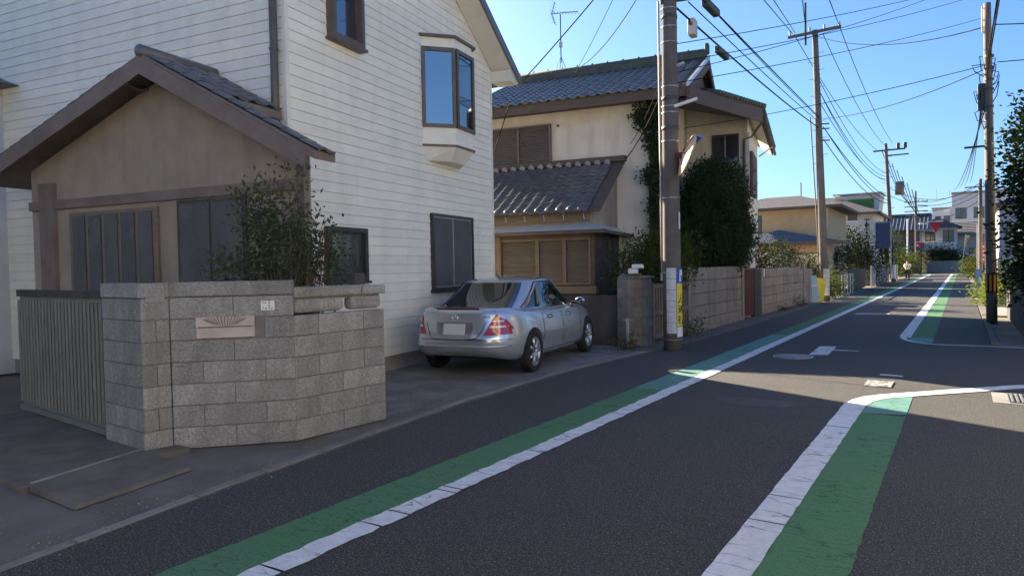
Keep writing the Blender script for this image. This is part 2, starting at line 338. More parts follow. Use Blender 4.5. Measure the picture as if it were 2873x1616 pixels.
# grit, stones and dead leaves gathered along the wall foot and gutter
db_ = MB(); gr = random.Random(21)
for k in range(3200):
    y = gr.uniform(.8,15.5); e = [p for p in zip(AE[:-1],AE[1:]) if p[0][1] <= y <= p[1][1]][0]; ex = e[0][0]+(e[1][0]-e[0][0])*(y-e[0][1])/(e[1][1]-e[0][1])
    x = ex-abs(gr.gauss(0,.28))+gr.uniform(-.05,.12); s_ = gr.choice((.004,.005,.006,.008,.012))*gr.uniform(.7,1.2)
    if 3.2 < y < 5.6 and x < -5.3: continue
    a = gr.uniform(0,3.1); c_,n_ = math.cos(a)*s_, math.sin(a)*s_; h_ = s_*gr.uniform(.3,.9)
    db_.add([(x+c_,y+n_,.0),(x-n_*.7,y+c_*.7,0),(x-c_,y-n_,0),(x+n_*.7,y-c_*.7,0),(x,y,h_)], [(0,1,4),(1,2,4),(2,3,4),(3,0,4)])
o = db_.build('roadside_grit', mat('roadside_grit', (.15,.13,.105), .9, (.25,.225,.19), 40), None, fix=False, kind='stuff'); o['label'] = 'loose grit and small stones along the left road edge'; o['category'] = 'grit'
# ============================================================ cream clapboard house (its own axes: x towards the road, y along the road)
H1 = (-7.511, 6.025, 0); A1 = R(9)
h1 = thing('clapboard_house', 'two-storey cream clapboard house with brown window frames beside the parked car', 'house', H1, A1)
SL = .63; EZ = 5.93; LY = 6.20; RY = 1.7; DX = -8.0
NZ = EZ+SL*(LY-2*RY)                                   # eave height on the near side, higher than the far one
def gz(y): return EZ + SL*(LY-RY) - SL*abs(y-RY)            # underside of the roof over the gable wall
w = MB(); w.mm(DX+.03,.03,0,-.03,LY-.03,.27); w.build('foundation', X['concrete'], h1)
w = MB(); prof = [(0,.02,.25),(0,LY-.02,.25),(0,LY-.02,gz(LY)-.04),(0,RY,gz(RY)-.06),(0,.02,gz(0)-.04)]
w.prism([(-.02,b,c) for _,b,c in prof], (DX+.04,0,0)); core = w.build('wall', X['groove'], h1)
# siding boards, one object per row
PH = .150; z = .25; k = 0
while z < gz(RY)-.12:
    zt = z+PH-.004; y0 = max(.03,(z-NZ)/SL); y1 = min(LY-.03,LY-(z-EZ)/SL); y2 = max(.03,(zt-NZ)/SL); y3 = min(LY-.03,LY-(zt-EZ)/SL)     # ends follow the gable slope
    if y3-y2 > .2:
        m = MB(); m.add([(-.02,y0,z),(.012,y0,z),(.003,y2,zt),(-.02,y2,zt),(-.02,y1,z),(.012,y1,z),(.003,y3,zt),(-.02,y3,zt)],
              [(0,1,2,3),(4,7,6,5),(0,4,5,1),(1,5,6,2),(2,6,7,3),(3,7,4,0)]); m.build('siding_board', X['siding'], h1)
    if zt < NZ:
        m = MB(); m.add([(DX,.02,z),(DX,-.012,z),(DX,-.003,zt),(DX,.02,zt),(-.03,.02,z),(-.03,-.012,z),(-.03,-.003,zt),(-.03,.02,zt)],
              [(0,1,2,3),(4,7,6,5),(0,4,5,1),(1,5,6,2),(2,6,7,3),(3,7,4,0)]); m.build('siding_board', X['siding'], h1)
    z += PH; k += 1
m = MB(); m.mm(-.035,-.03,.25,.02,.035,NZ); m.build('corner_board', X['cream_plain'], h1)
m = MB(); m.mm(-.03,LY-.035,.25,.02,LY+.02,EZ-.02); m.build('corner_board', X['cream_plain'], h1)
m = MB(); m.tube([(-.14,-.075,.3),(-.14,-.075,7.6)], .052, 10); dp = m.build('downpipe', X['brown_metal'], h1, True)
for zz in (1.6,3.0,4.6): m = MB(); m.tube([(-.14,-.075,zz),(-.14,-.075,zz+.03)], .06, 10); m.build('clip', X['brown_metal'], dp)
# roof
OX, OY = .52, .42
def roofprof(dz, oy): return [(0,-oy,NZ-SL*oy+dz),(0,RY,gz(RY)+dz),(0,LY+oy,EZ-SL*oy+dz)]
m = MB(); lo = roofprof(0,OY); hi = roofprof(.16,OY+.03)
m.prism([(OX-.03,b,c) for _,b,c in lo]+[(OX-.03,b,c) for _,b,c in reversed(hi)], (DX-OX*2+.06,0,0)); rf = m.build('roof', X['roof_metal'], h1)
m = MB()
for s_,(a,b) in enumerate(((0,1),(1,2))):
    P, Q = Vector(roofprof(-.02,OY+.02)[a]), Vector(roofprof(-.02,OY+.02)[b])
    m.prism([(OX-.028,P.y,P.z),(OX-.028,Q.y,Q.z),(OX-.028,Q.y,Q.z+.20),(OX-.028,P.y,P.z+.20)], (.032,0,0))
m.build('barge_board', X['roof_metal'], rf)
for ya,yb,ze in ((LY,LY+OY-.02,EZ),(-OY+.02,0,NZ)):   # boxed eave returns
    m = MB(); m.mm(.025,ya,ze-.30,OX-.06,yb,ze-.06); m.build('eave_return', X['cream_plain'], rf)
m = MB(); m.prism([(.02,b,c-.012) for _,b,c in lo]+[(.02,b,c-.001) for _,b,c in reversed(lo)], (OX-.06,0,0)); m.build('soffit', X['cream_plain'], rf)
m = MB(); m.tube([(OX+.02,LY+OY+.06,EZ-SL*OY+.05),(DX-OX,LY+OY+.06,EZ-SL*OY+.05)], .055, 8); m.build('gutter', X['brown_metal'], rf)
# windows on the road-facing wall
def h1win(y0, y1, z0, z1, fr=.06, mull=(), glass='glass', fmat='brown_metal', dep=.07, label=None):
    f = MB()
    f.mm(.0,y0,z0,dep,y0+fr,z1); f.mm(0,y1-fr,z0,dep,y1,z1); f.mm(0,y0+fr,z0,dep,y1-fr,z0+fr); f.mm(0,y0+fr,z1-fr,dep,y1-fr,z1)
    o = f.build('window', X[fmat], h1)
    if label: o['label'] = label
    xs = [y0+fr]+list(mull)+[y1-fr]
    for a,b in zip(xs[:-1], xs[1:]):
        g_ = MB(); g_.mm(.013,a+.012,z0+fr,.030,b-.012,z1-fr); g_.build('pane', X[glass], o)
        s_ = MB(); s_.mm(.014,a,z0+fr,.045,a+.02,z1-fr); s_.mm(.014,b-.02,z0+fr,.045,b,z1-fr); s_.mm(.014,a+.02,z0+fr,.045,b-.02,z0+fr+.025); s_.mm(.014,a+.02,z1-fr-.025,.045,b-.02,z1-fr); s_.build('sash', X['steel'] if glass=='screen' else X[fmat], o)
    s_ = MB(); s_.mm(0,y0-.03,z0-.035,dep+.03,y1+.03,z0); s_.build('sill', X[fmat], o)
    return o
h1win(3.57,5.16,1.27,2.68,.05,(4.36,),'screen','dark_frame',label='tall dark screened window behind the car')
h1win(.66,1.58,1.50,2.30,.07,(),'dim_glass','dark_frame',.10,label='dark window partly hidden by the shrub')
h1win(.83,1.57,5.02,6.25,.075,(),'glass','brown_metal',.14,label='upper window with thick brown frame')
# bay window
bw = MB(); za, zb = 3.66, 5.80; pl = [(0,3.40),(.46,3.80),(.46,4.46),(0,4.86)]
def ring(off, s=1.0): return [(x*s+ (off if x>0 else 0), y+ (0), 0) for x,y in pl]
bwm = MB(); bwm.prism([(x,y,4.20) for x,y in pl], (0,0,-.32)); bay = bwm.build('bay_window', X['siding'], h1)
bay['label'] = 'three-sided oriel window on the upper floor'
m = MB(); m.prism([(x,y,5.62) for x,y in pl], (0,0,.20)); m.build('bay_head', X['siding'], bay)
m = MB(); m.add([(0,3.50,3.62),(.30,3.88,3.62),(.30,4.38,3.62),(0,4.76,3.62)]+[(x,y,3.86) for x,y in pl], [(3,2,1,0),(0,1,5,4),(1,2,6,5),(2,3,7,6)]); m.build('bay_base', X['cream_plain'], bay)
for zz,hh,o_ in ((3.86,.035,.03),(5.80,.04,.06)):
    m = MB(); m.prism([(0,3.40-o_*1.6,zz),(.46+o_,3.80-o_,zz),(.46+o_,4.46+o_,zz),(0,4.86+o_*1.6,zz)], (0,0,hh)); m.build('trim', X['brown_metal'], bay)
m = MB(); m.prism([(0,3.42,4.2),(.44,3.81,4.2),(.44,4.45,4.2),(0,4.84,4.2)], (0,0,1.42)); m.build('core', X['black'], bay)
def panel(p, q, z0, z1):
    a = Vector((*p,0)); b = Vector((*q,0)); t = (b-a).normalized(); n_ = Vector((t.y,-t.x,0)); L_ = (b-a).length
    def bar(s0,s1,c0,c1,th=.05,off=.0):
        A_ = a+t*s0; B_ = a+t*s1; o_ = n_*off
        return [(*(A_+o_).xy,c0),(*(B_+o_).xy,c0),(*(B_+o_).xy,c1),(*(A_+o_).xy,c1)], n_*th
    f = MB()
    for s0,s1,c0,c1 in ((0,.06,z0,z1),(L_-.06,L_,z0,z1),(.06,L_-.06,z0,z0+.06),(.06,L_-.06,z1-.07,z1)): f.prism(*bar(s0,s1,c0,c1))
    fo = f.build('bay_sash', X['brown_metal'], bay)
    g_ = MB(); g_.prism(*bar(.055,L_-.055,z0+.05,z1-.06,.02,.005)); g_.build('pane', X['glass'], fo)
for p,q in zip(pl[:-1], pl[1:]): panel(p, q, 4.20, 5.62)
m = MB(); m.tube([(-.0,LY+.03,5.1),(.10,LY+.03,5.1),(.10,LY+.03,4.9),(0,LY+.03,4.9)], .012, 6); m.build('wire_hook', X['dark_steel'], h1)
m = MB(); m.tube([(.0,.30,1.56),(.16,.30,1.56)], .105, 16); v = m.build('flue_vent', X['white_plain'], h1, True)
m = MB(); m.tube([(.16,.30,1.56),(.175,.30,1.56)], .07, 14); m.build('grille', X['grey_box'], v)

# ------------------------------------------------------------ low tiled wing in front of it
an = thing('low_tiled_house', 'low house with dark tiled gable roof behind the block wall', 'house', H1, A1)
EX, RXc, LX = .96, -1.25, -4.2
SA = .53; ez = 3.14; SB = .34                                   # roof underside height over the wall line
def az(x): return ez + SA*(EX-RXc) - (SA if x > RXc else SB)*abs(x-RXc)
m = MB(); m.prism([(-.06,-.8,0),(-.06,-.8,az(-.06)-.08),(RXc,-.8,az(RXc)-.05),(LX,-.8,az(LX)-.1),(LX,-.8,0)], (0,.72,0)); m.build('wall', X['stucco_tan'], an)
m = MB(); m.prism([(-.06,-.8,0),(EX-.05,-.8,0),(EX-.05,-.8,az(EX)-.1),(-.06,-.8,az(-.06)-.08)], (0,.16,0)); m.build('wing_wall', X['stucco_tan'], an)
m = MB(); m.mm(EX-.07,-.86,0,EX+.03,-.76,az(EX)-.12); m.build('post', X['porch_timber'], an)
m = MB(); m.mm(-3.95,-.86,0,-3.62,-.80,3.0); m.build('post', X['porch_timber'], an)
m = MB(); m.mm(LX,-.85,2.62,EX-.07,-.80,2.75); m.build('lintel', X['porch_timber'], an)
xe = 1.45; oyf = -1.2
rp = az
m = MB(); L2 = -5.0
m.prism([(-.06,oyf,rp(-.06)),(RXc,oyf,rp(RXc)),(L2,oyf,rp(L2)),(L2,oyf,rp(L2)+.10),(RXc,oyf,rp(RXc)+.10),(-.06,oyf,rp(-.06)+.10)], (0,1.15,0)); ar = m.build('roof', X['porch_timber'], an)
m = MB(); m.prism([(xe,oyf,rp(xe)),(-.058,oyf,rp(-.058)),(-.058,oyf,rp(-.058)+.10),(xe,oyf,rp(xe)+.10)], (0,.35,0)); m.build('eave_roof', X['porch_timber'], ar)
m = MB()
for a,b in ((xe-.12,RXc),(RXc,L2+.12)):
    m.prism([(a,oyf-.03,rp(a)-.16),(b,oyf-.03,rp(b)-.16),(b,oyf-.03,rp(b)+.06),(a,oyf-.03,rp(a)+.06)], (0,.03,0))
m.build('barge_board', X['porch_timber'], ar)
tl = MB(); tl.mm(0,0,0,.30,.29,.03); 
me = MB(); prof = [(0,.0),(.05,.028),(.10,.034),(.16,.012),(.22,.004),(.29,.002)]
me.grid(lambda a,b: (a, prof[b][0], prof[b][1]+ (.012 if a>.2 else 0)), [0,.30], list(range(6)))
me.grid(lambda a,b: (.30, prof[b][0], prof[b][1]+.012 - a), [0,.03], list(range(6)), True)
ptile = me.mesh('pan_tile'); ptile.materials.append(X['tile'])
for i in range(13):
    for j in range(4):
        x = xe+.03-.26*(i+1)
        if x > -.2 and j > 0: continue
        inst('roof_tile', ptile, ar, (x, oyf+.02+.285*j, rp(x)+.115+.006*j), (0, math.atan(SA), 0))
for i in range(13):
    for j in range(4):
        x = L2-.03+.26*(i+1); inst('roof_tile', ptile, ar, (x, oyf+.02+.285*j+.285, rp(x)+.115), (0, math.atan(SB), math.pi))
m = MB(); m.tube([(RXc,oyf-.02,rp(RXc)+.13),(RXc,-.05,rp(RXc)+.13)], .08, 10); m.build('ridge_tile', X['tile'], ar, True)
m = MB(); m.mm(-1.14,-.83,1.2,.05,-.79,2.60); wd = m.build('window', X['dark_frame'], an)
m = MB(); m.mm(-1.09,-.84,1.25,-.56,-.825,2.55); m.build('pane', X['dim_glass'], wd)
m = MB(); m.mm(-.52,-.84,1.25,.0,-.825,2.55); m.build('pane', X['dim_glass'], wd)
m = MB(); m.mm(-3.3,-.84,1.0,-1.5,-.80,2.55); dr = m.build('door', X['wood_tan'], an)
for i in range(5): m = MB(); m.mm(-3.22+i*.34,-.855,1.05,-2.95+i*.34,-.84,2.5); m.build('door_panel', X['dim_glass'], dr)

# ------------------------------------------------------------ pale neighbour at the far left (also what throws the shade across the corner)
nb = thing('pale_grey_house', 'pale grey rendered house at the far left edge beyond the gate', 'house', (-14.6,3.2,0), R(9))
m = MB(); m.mm(-5,-6.5,0,1.2,2.2,4.9); m.build('wall', mat('pale_grey_render', (.56,.56,.58), .85, (.48,.48,.50), 2, bump=.2), nb)
m = MB(); m.prism([(1.7,-7,4.85),(-2,-7,6.2),(-5.6,-7,4.85)], (0,9.6,0)); m.build('roof', X['roof_metal'], nb)
m = MB(); m.mm(1.2,-2.2,3.2,1.24,-.6,4.3); wn = m.build('window', X['dark_frame'], nb); m = MB(); m.mm(1.24,-2.1,3.28,1.25,-.7,4.22); m.build('pane', X['glass'], wn)

# ============================================================ folded split-face block wall
W = [(-7.04,3.36),(-6.24,3.31),(-6.20,3.56),(-5.43,4.36),(-5.35,5.52)]
bwall = thing('block_wall', 'grey split-face concrete block garden wall folding round to the parking lot', 'wall', (0,0,0))
br = random.Random(11)
def wall_run(a, b, courses, parent, th=.13, h=.205, L_=.40, m=X['block'], off0=0.0, z0=0.0, skip=None):
    a = Vector((*a,0)); b = Vector((*b,0)); t = (b-a).normalized(); n_ = Vector((-t.y,t.x,0)); D = (b-a).length; ang = math.atan2(t.y,t.x)
    mo = MB(); mo.box((*( (a+b)/2 + n_*(th/2+.004) ).xy, z0+courses*h/2), (D-.012, th-.022, courses*h-.02), ang); mo.build('mortar', X['mortar'], parent)
    for c in range(courses):
        s = 0.0; first = (L_*.5 if c%2 else L_) - off0
        while s < D-.02:
            e = min(D, s+ (first if s == 0 else L_)); first_ = L_
            if D-e < .06: e = D
            mid = a+t*((s+e)/2)+n_*(th/2)
            if not (skip and skip(c,s,e)):
                q = MB(); q.box((0,0,0), (e-s-.006, th, h-.009)); ob = q.build('block', m, parent, bevel=.005)
                ob.location = (mid.x+br.uniform(-.0015,.0015), mid.y+br.uniform(-.0015,.0015), z0+c*h+h/2); ob.rotation_euler = (0,0,ang+br.uniform(-.004,.004))
            s = e
wall_run(W[0], W[1], 7, bwall, L_=.46); wall_run(W[1], W[2], 7, bwall, L_=.26)
wall_run(W[2], W[3], 7, bwall, L_=.56, skip=lambda c,s,e: c == 5 and .2 < (s+e)/2 < .75)
wall_run(W[3], W[4], 6, bwall, L_=.58)
def run_box(a, b, s0, s1, z0, z1, th=.13, out=.0):
    a = Vector((*a,0)); b = Vector((*b,0)); t = (b-a).normalized(); n_ = Vector((-t.y,t.x,0)); ang = math.atan2(t.y,t.x)
    c = a+t*((s0+s1)/2)+n_*(th/2-out); return (c.x,c.y,(z0+z1)/2), (s1-s0, th, z1-z0), ang
D4 = math.dist(W[3],W[4])
q = MB(); q.box(*run_box(W[3],W[4],.0,D4*.72,1.40,1.505,.16,.02)); q.build('cap_stone', X['block'], bwall, bevel=.012)
q = MB(); q.box(*run_box(W[3],W[4],D4*.73,D4+.01,1.40,1.495,.16,.02)); q.build('cap_stone', X['block'], bwall, bevel=.012)
for s0,s1 in ((.02,.62),(.70,D4-.03)):
    q = MB(); q.box(*run_box(W[3],W[4],s0,s1,1.245,1.392,.13)); q.build('pillow_block', X['block'], bwall, bevel=.045)
q = MB(); q.box(*run_box(W[3],W[4],.0,D4-.05,1.375,1.398,.09,-.02)); q.build('mortar', X['mortar'], bwall)
for k,(i,j) in enumerate(((0,1),(1,2),(2,3))):
    q = MB(); q.box(*run_box(W[i],W[j],0,math.dist(W[i],W[j]),1.437,1.575,.15,.012)); q.build('cap_stone', X['block'], bwall, bevel=.012)
q = MB(); q.box(*run_box(W[3],W[4],D4-.38,D4-.24,1.505,1.63,.10,-.02)); q.build('end_brick', X['dark_wall'], bwall, bevel=.008)
# letter slot with carved sunburst, plate, small notice
ls = thing('letter_slot', 'pale letter slot plate with carved sunburst in the block wall', 'mailbox', (0,0,0))
def wallframe(a, b, s, z, out):
    a = Vector((*a,0)); b = Vector((*b,0)); t = (b-a).normalized(); n_ = Vector((t.y,-t.x,0)); p = a+t*s+n_*out; return Matrix(((-t.x,n_.x,0,p.x),(-t.y,n_.y,0,p.y),(0,0,1,z),(0,0,0,1))) @ Matrix.Identity(4)
ls.matrix_world = wallframe(W[2],W[3],.49,1.155,.0)
stone = mat('pale_carved_stone', (.42,.36,.33), .8, (.50,.44,.40), 6, bump=.3, bscale=60)
SD = mat('dark_carved_line', (.22,.185,.165), .85)
q = MB(); q.mm(-.26,-.10,-.115,.26,.008,.085); q.build('plate', stone, ls, bevel=.006)
q = MB(); q.mm(-.262,.008,.085-.10,.262,.020,.085); fl = q.build('flap', stone, ls, bevel=.004)
for i in range(15):
    an_ = R(-62+i*9); x0 = .05*math.sin(an_); 
    q = MB(); q.box((.09*math.sin(an_)*1.9, .022, .045), (.008,.008,.09), 0, 0, an_); q.build('ray', SD, fl)
q = MB(); q.mm(-.24,.0085,-.012,.24,.0215,-.006); q.build('slot', X['black'], ls)
np_ = thing('name_plate', 'blank grey name plate on the wall pillar', 'name plate', (0,0,0)); np_.matrix_world = wallframe(W[1],W[2],.125,1.44,.0)
q = MB(); q.mm(-.085,-.02,-.045,.085,.010,.045); q.build('plate', mat('plain_grey_plate', (.22,.23,.235), .6), np_, bevel=.003)
nt_ = thing('small_notice', 'small white notice plate with black characters on the block wall', 'notice', (0,0,0)); nt_.matrix_world = wallframe(W[2],W[3],.875,1.335,.0)
q = MB(); q.mm(-.062,-.02,-.045,.062,.008,.045); q.build('plate', X['white_plain'], nt_, bevel=.002)
sr = random.Random(5)
q = MB()
for cx,cz in ((-.042,.028),(-.018,.028),(.012,.03),(.012,.0),(-.042,-.025),(-.016,-.025),(.012,-.025),(.040,-.025)):
    for s_ in range(4): q.box((-cx+sr.uniform(-.005,.005), .009, cz+sr.uniform(-.007,.007)), ((.012,.002,.003) if s_%2 else (.003,.002,.014)))
q.build('lettering', X['black'], nt_)
# gate at the far left
gt = thing('corrugated_gate', 'dark grey-green gate with upright ribs at the left edge', 'gate', (0,0,0))
gt.matrix_world = wallframe((-9.6,3.62),(-7.04,3.42),1.28,0,.0)
gm = mat('grey_green_gate_paint', (.14,.15,.14), .6, (.18,.19,.175), 3)
q = MB(); q.mm(-1.28,-.03,.12,1.22,.0,1.42); q.build('panel', gm, gt)
for i in range(26): q = MB(); q.tube([(-1.24+i*.098,.012,.16),(-1.24+i*.098,.012,1.38)], .017, 8); q.build('rib', gm, gt)
q = MB(); q.mm(-1.28,-.04,1.42,1.24,.03,1.50); q.build('top_rail', X['dark_wall'], gt)
q = MB(); q.mm(-1.28,-.04,.06,1.24,.03,.12); q.build('bottom_rail', gm, gt)
# ============================================================ old tiled house with stucco walls
H2 = (-6.61, 16.96, 0); A2 = R(10)
h2 = thing('tiled_stucco_house', 'old two-storey stucco house with grey tiled roofs behind the utility pole', 'house', H2, A2)
LX2 = -5.0; D2 = 6.76; ERZ = 6.0; SM = .43; ry2 = 3.38
m = MB(); m.prism([(LX2,0,0),(0,0,0),(0,0,5.92),(LX2,0,5.92)], (0,D2,0)); m.build('wall', X['stucco'], h2)
m = MB(); m.prism([(.01,.05,5.9),(.01,D2-.05,5.9),(.01,ry2,7.35)], (-.1,0,0)); m.build('gable_wall', X['stucco'], h2)
# main roof
def mz(y): return ERZ + SM*(ry2+.64 - abs(y-ry2))
m = MB(); xa, xb = LX2-.5, .89
m.prism([(xa,-.64,mz(-.64)),(xa,ry2,mz(ry2)),(xa,7.40,mz(7.40)),(xa,7.40,mz(7.40)+.07),(xa,ry2,mz(ry2)+.07),(xa,-.64,mz(-.64)+.07)], (xb-xa-.02,0,0)); r2 = m.build('roof', X['wood_dark'], h2)
m = MB(); m.mm(xa,-.66,5.80,xb-.04,-.60,6.03); m.build('fascia', X['wood_dark'], r2)
m = MB(); m.mm(xa,-.60,5.90,xb-.04,-.0,5.93); m.build('soffit', X['wood_dark'], r2)
m = MB()
for a,b in ((-.72,ry2),(ry2,7.45)):
    m.prism([(xb-.02,a,mz(a)-.22),(xb-.02,b,mz(b)-.22),(xb-.02,b,mz(b)+.05),(xb-.02,a,mz(a)+.05)], (.05,0,0))
m.build('barge_board', X['wood_dark'], r2)
m = MB()
for a,b in ((-.72,ry2),): m.prism([(xb-.02,a,mz(a)+.052),(xb-.02,b,mz(b)+.052),(xb-.02,b,mz(b)+.15),(xb-.02,a,mz(a)+.15)], (.065,0,0))
m.build('verge_tile', X['tin'], r2)
m = MB(); m.prism([(.62,-.50,6.0),(.62,4.75,6.92),(.62,ry2,7.55)], (.04,0,0)); m.build('gable_board', X['wood_dark'], r2)
Ev, Nv, Gv = Vector((.90,-.70,5.98)), Vector((2.33,3.95,6.26)), Vector((.80,4.9,6.98))   # skirt running from the main eave corner out to the wing
m = MB(); m.prism([Ev,Nv,Gv], (0,0,-.10)); sk_r = m.build('skirt_roof', X['wood_dark'], r2)
dv = (Nv-Ev).normalized(); nv = Vector((dv.y,-dv.x,0)).normalized()
m = MB(); m.prism([Ev-Vector((0,0,.34)), Nv-Vector((0,0,.40)), Nv+Vector((0,0,.02)), Ev+Vector((0,0,.02))], nv*.05); m.build('barge_board', X['wood_dark'], sk_r)
m = MB(); m.prism([Ev-Vector((0,0,.30)), Nv-Vector((0,0,.34)), Vector((0.02,4.5,6.62)), Vector((.02,-.6,5.72))], (0,0,-.02)); m.build('soffit', X['wood_dark'], sk_r)
for i in range(17):
    c = Ev.lerp(Nv,.35+.66*i/16); q = MB(); q.tube([c+nv*.10+Vector((0,0,.07)), c-nv*.45+Vector((0,0,.22))], .075, 8); q.build('verge_tile', X['tile_moss'], sk_r, True)
# S-shaped pan tiles: across x, each course drops towards the eave (-y)
tw, tlh = .27, .245
pr = [(0,.0),(.045,.030),(.085,.042),(.125,.030),(.165,.004),(.22,-.004),(.275,.006)]
def pantile(name, L_):
    q = MB(); q.grid(lambda a,b: (pr[b][0], a, pr[b][1]+(.020 if a<.05 else 0)), [0.0, L_], list(range(7)), True)
    q.grid(lambda a,b: (pr[b][0], 0.0, pr[b][1]+.020-a), [0.0,.035], list(range(7)))
    q.grid(lambda a,b: (a,b,.020*(1-b/L_)+pr[0][1]-(.0 if a==0 else 0)), [0.0,.001],[0.0,L_])
    me_ = q.mesh(name); me_.materials.append(X['tile'])
    for p in me_.polygons: p.use_smooth = True
    return me_
pt = pantile('pan_tile_s', .27)
def tile_field(parent, x0, nx, y0, ny, zf, slope, budget, big_first=True):
    ang = math.atan(slope); n = 0; rest = MB(); dy = tlh*math.cos(ang); tv = [v.co.copy() for v in pt.vertices]; tf = [tuple(p.vertices) for p in pt.polygons]
    rr = random.Random(nx*31+ny)
    for j in range(ny):
        for i in range(nx):
            y = y0+j*dy; x = x0+i*tw; z_ = zf(y)+rr.uniform(-.003,.003); ra = ang+rr.uniform(-.012,.012)
            if n < budget: inst('roof_tile', pt, parent, (x,y,z_), (ra,0,rr.uniform(-.01,.01))); n += 1
            else:
                mt = Matrix.Translation((x,y,z_)) @ Matrix.Rotation(ra,4,'X'); rest.add([mt @ v for v in tv], tf)
    if rest.v: o = rest.build('roof_tile', X['tile'], parent, smooth=True, fix=False, kind='stuff')
tile_field(r2, xa, int((xb-xa)/tw), -.70, 16, lambda y: mz(y)+.085, SM, 125)
# ridge: stacked course with round caps
m = MB(); m.mm(xa,ry2-.13,mz(ry2)+.02,xb-.05,ry2+.13,mz(ry2)+.24); rd = m.build('ridge', X['tile_moss'], r2, bevel=.02)
m = MB()
m.tube([(xa,ry2,mz(ry2)+.27),(xb-.05,ry2,mz(ry2)+.27)], .095, 10); m.build('ridge_cap', X['tile_moss'], rd, True)
for i in range(12): q = MB(); q.sphere((xa+.3+i*.5,ry2-.02,mz(ry2)+.37), (.03,.05,.03), 8, 5); q.build('ridge_knob', X['tile_moss'], rd)
m = MB(); m.mm(xb-.10,ry2-.13,mz(ry2)+.2,xb+.02,ry2+.13,mz(ry2)+.50); m.build('ridge_end', X['tile_moss'], rd, bevel=.04)
# wing towards the road, roof falling to the road
m = MB(); zt = lambda x: 6.20+.47*(2.33-x)-.12
m.prism([(0.02,4.55,0),(1.88,4.55,0),(1.88,4.55,zt(1.88)),(.02,4.55,zt(.02))], (0,4.6,0)); wgw = m.build('wing_wall', X['stucco'], h2)
m = MB(); m.prism([(2.33,3.95,zt(2.33)),(-.5,3.95,zt(-.5)),(-.5,3.95,zt(-.5)+.14),(2.33,3.95,zt(2.33)+.14)], (0,7.4,0)); wr = m.build('wing_roof', X['wood_dark'], h2)
m = MB(); m.mm(2.28,3.92,zt(2.33)-.12,2.33,11.4,zt(2.33)-.004); m.build('fascia', X['wood_dark'], wr)
m = MB(); m.add([(1.89,3.98,zt(1.88)-.06),(2.28,3.98,zt(2.33)-.13),(2.28,11.3,zt(2.33)-.13),(1.89,11.3,zt(1.88)-.06)], [(0,1,2,3)]); m.build('soffit', X['cream_plain'], wr, fix=False)
for i in range(25):
    q = MB(); q.tube([(2.42,3.95+i*.3,zt(2.42)+.17),(1.6,3.95+i*.3,zt(1.6)+.19)], .07, 8); q.build('eave_tile', X['tile_moss'], wr, True)
m = MB(); m.tube([(2.40,3.9,zt(2.33)-.05),(2.40,11.4,zt(2.33)-.09)], .055, 8); m.build('gutter', X['dark_steel'], wr)
m = MB(); m.tube([(2.36,4.4,6.0),(2.0,4.5,5.55),(1.80,4.47,5.5),(1.78,4.47,2.2)], .035, 8); m.build('downpipe', X['brown_metal'], h2)
m = MB(); m.tube([(2.40,9.2,5.95),(1.95,9.0,5.6)], .03, 8); m.build('downpipe', X['steel'], h2)
m = MB(); m.mm(1.80,4.50,0,1.93,4.60,5.7); m.build('corner_pilaster', X['stucco'], h2)
def h2win(x0,x1,z0,z1,y,mulls,frame,glass,label=None,dep=.06):
    f = MB(); fr=.05
    f.mm(x0,y-dep,z0,x0+fr,y,z1); f.mm(x1-fr,y-dep,z0,x1,y,z1); f.mm(x0+fr,y-dep,z0,x1-fr,y,z0+fr); f.mm(x0+fr,y-dep,z1-fr,x1-fr,y,z1)
    o = f.build('window', X[frame], h2)
    if label: o['label'] = label
    xs = [x0+fr]+list(mulls)+[x1-fr]
    for a,b in zip(xs[:-1],xs[1:]):
        g_ = MB(); g_.mm(a,y-.022,z0+fr,b,y-.006,z1-fr); g_.build('pane', X[glass], o)
    for q_ in mulls: g_ = MB(); g_.mm(q_-.012,y-.045,z0+fr,q_+.012,y-.022,z1-fr); g_.build('mullion', X['steel'], o)
    return o
h2win(.82,1.63,4.80,5.70,4.55,(1.22,),'dark_frame','dim_glass','dark two-pane window under the wing roof')
m = MB(); m.mm(1.88,5.3,3.9,1.98,7.3,5.25); sb = m.build('shutter_box', X['wood_dark'], h2); sb['label'] = 'narrow brown shutter box on the road side'
# roller/slat shutters on the main wall
def shutter(x0,x1,z0,z1,y,parent,m_,fm,n):
    f = MB(); f.mm(x0-.05,y-.10,z0-.05,x0,y,z1+.05); f.mm(x1,y-.10,z0-.05,x1+.05,y,z1+.05); f.mm(x0,y-.10,z1,x1,y,z1+.05); f.mm(x0,y-.10,z0-.05,x1,y,z0)
    o = f.build('shutter', X[fm], parent); h_ = (z1-z0)/n
    for i in range(n):
        q = MB(); q.add([(x0,y-.015,z0+i*h_),(x1,y-.015,z0+i*h_),(x1,y-.055,z0+i*h_+h_*.15),(x0,y-.055,z0+i*h_+h_*.15),(x0,y-.03,z0+(i+.95)*h_),(x1,y-.03,z0+(i+.95)*h_)],[(0,1,2,3),(3,2,5,4)])
        q.build('slat', X[m_], o, fix=False)
    return o
shutter(-4.85,-3.90,4.50,5.55,0,h2,'shutter_dark','shutter_dark',20); shutter(-3.84,-2.95,4.50,5.55,0,h2,'shutter_dark','shutter_dark',20)
m = MB(); m.tube([(-2.70,0,5.53),(-2.70,-.05,5.53)], .035, 10); m.build('vent_cap', X['dark_steel'], h2)
m = MB(); m.tube([(-.25,-.62,5.95),(-.20,-.35,5.75),(-.10,-.07,5.4),(-.10,-.07,2.0)], .035, 8); m.build('downpipe', X['dark_steel'], h2)
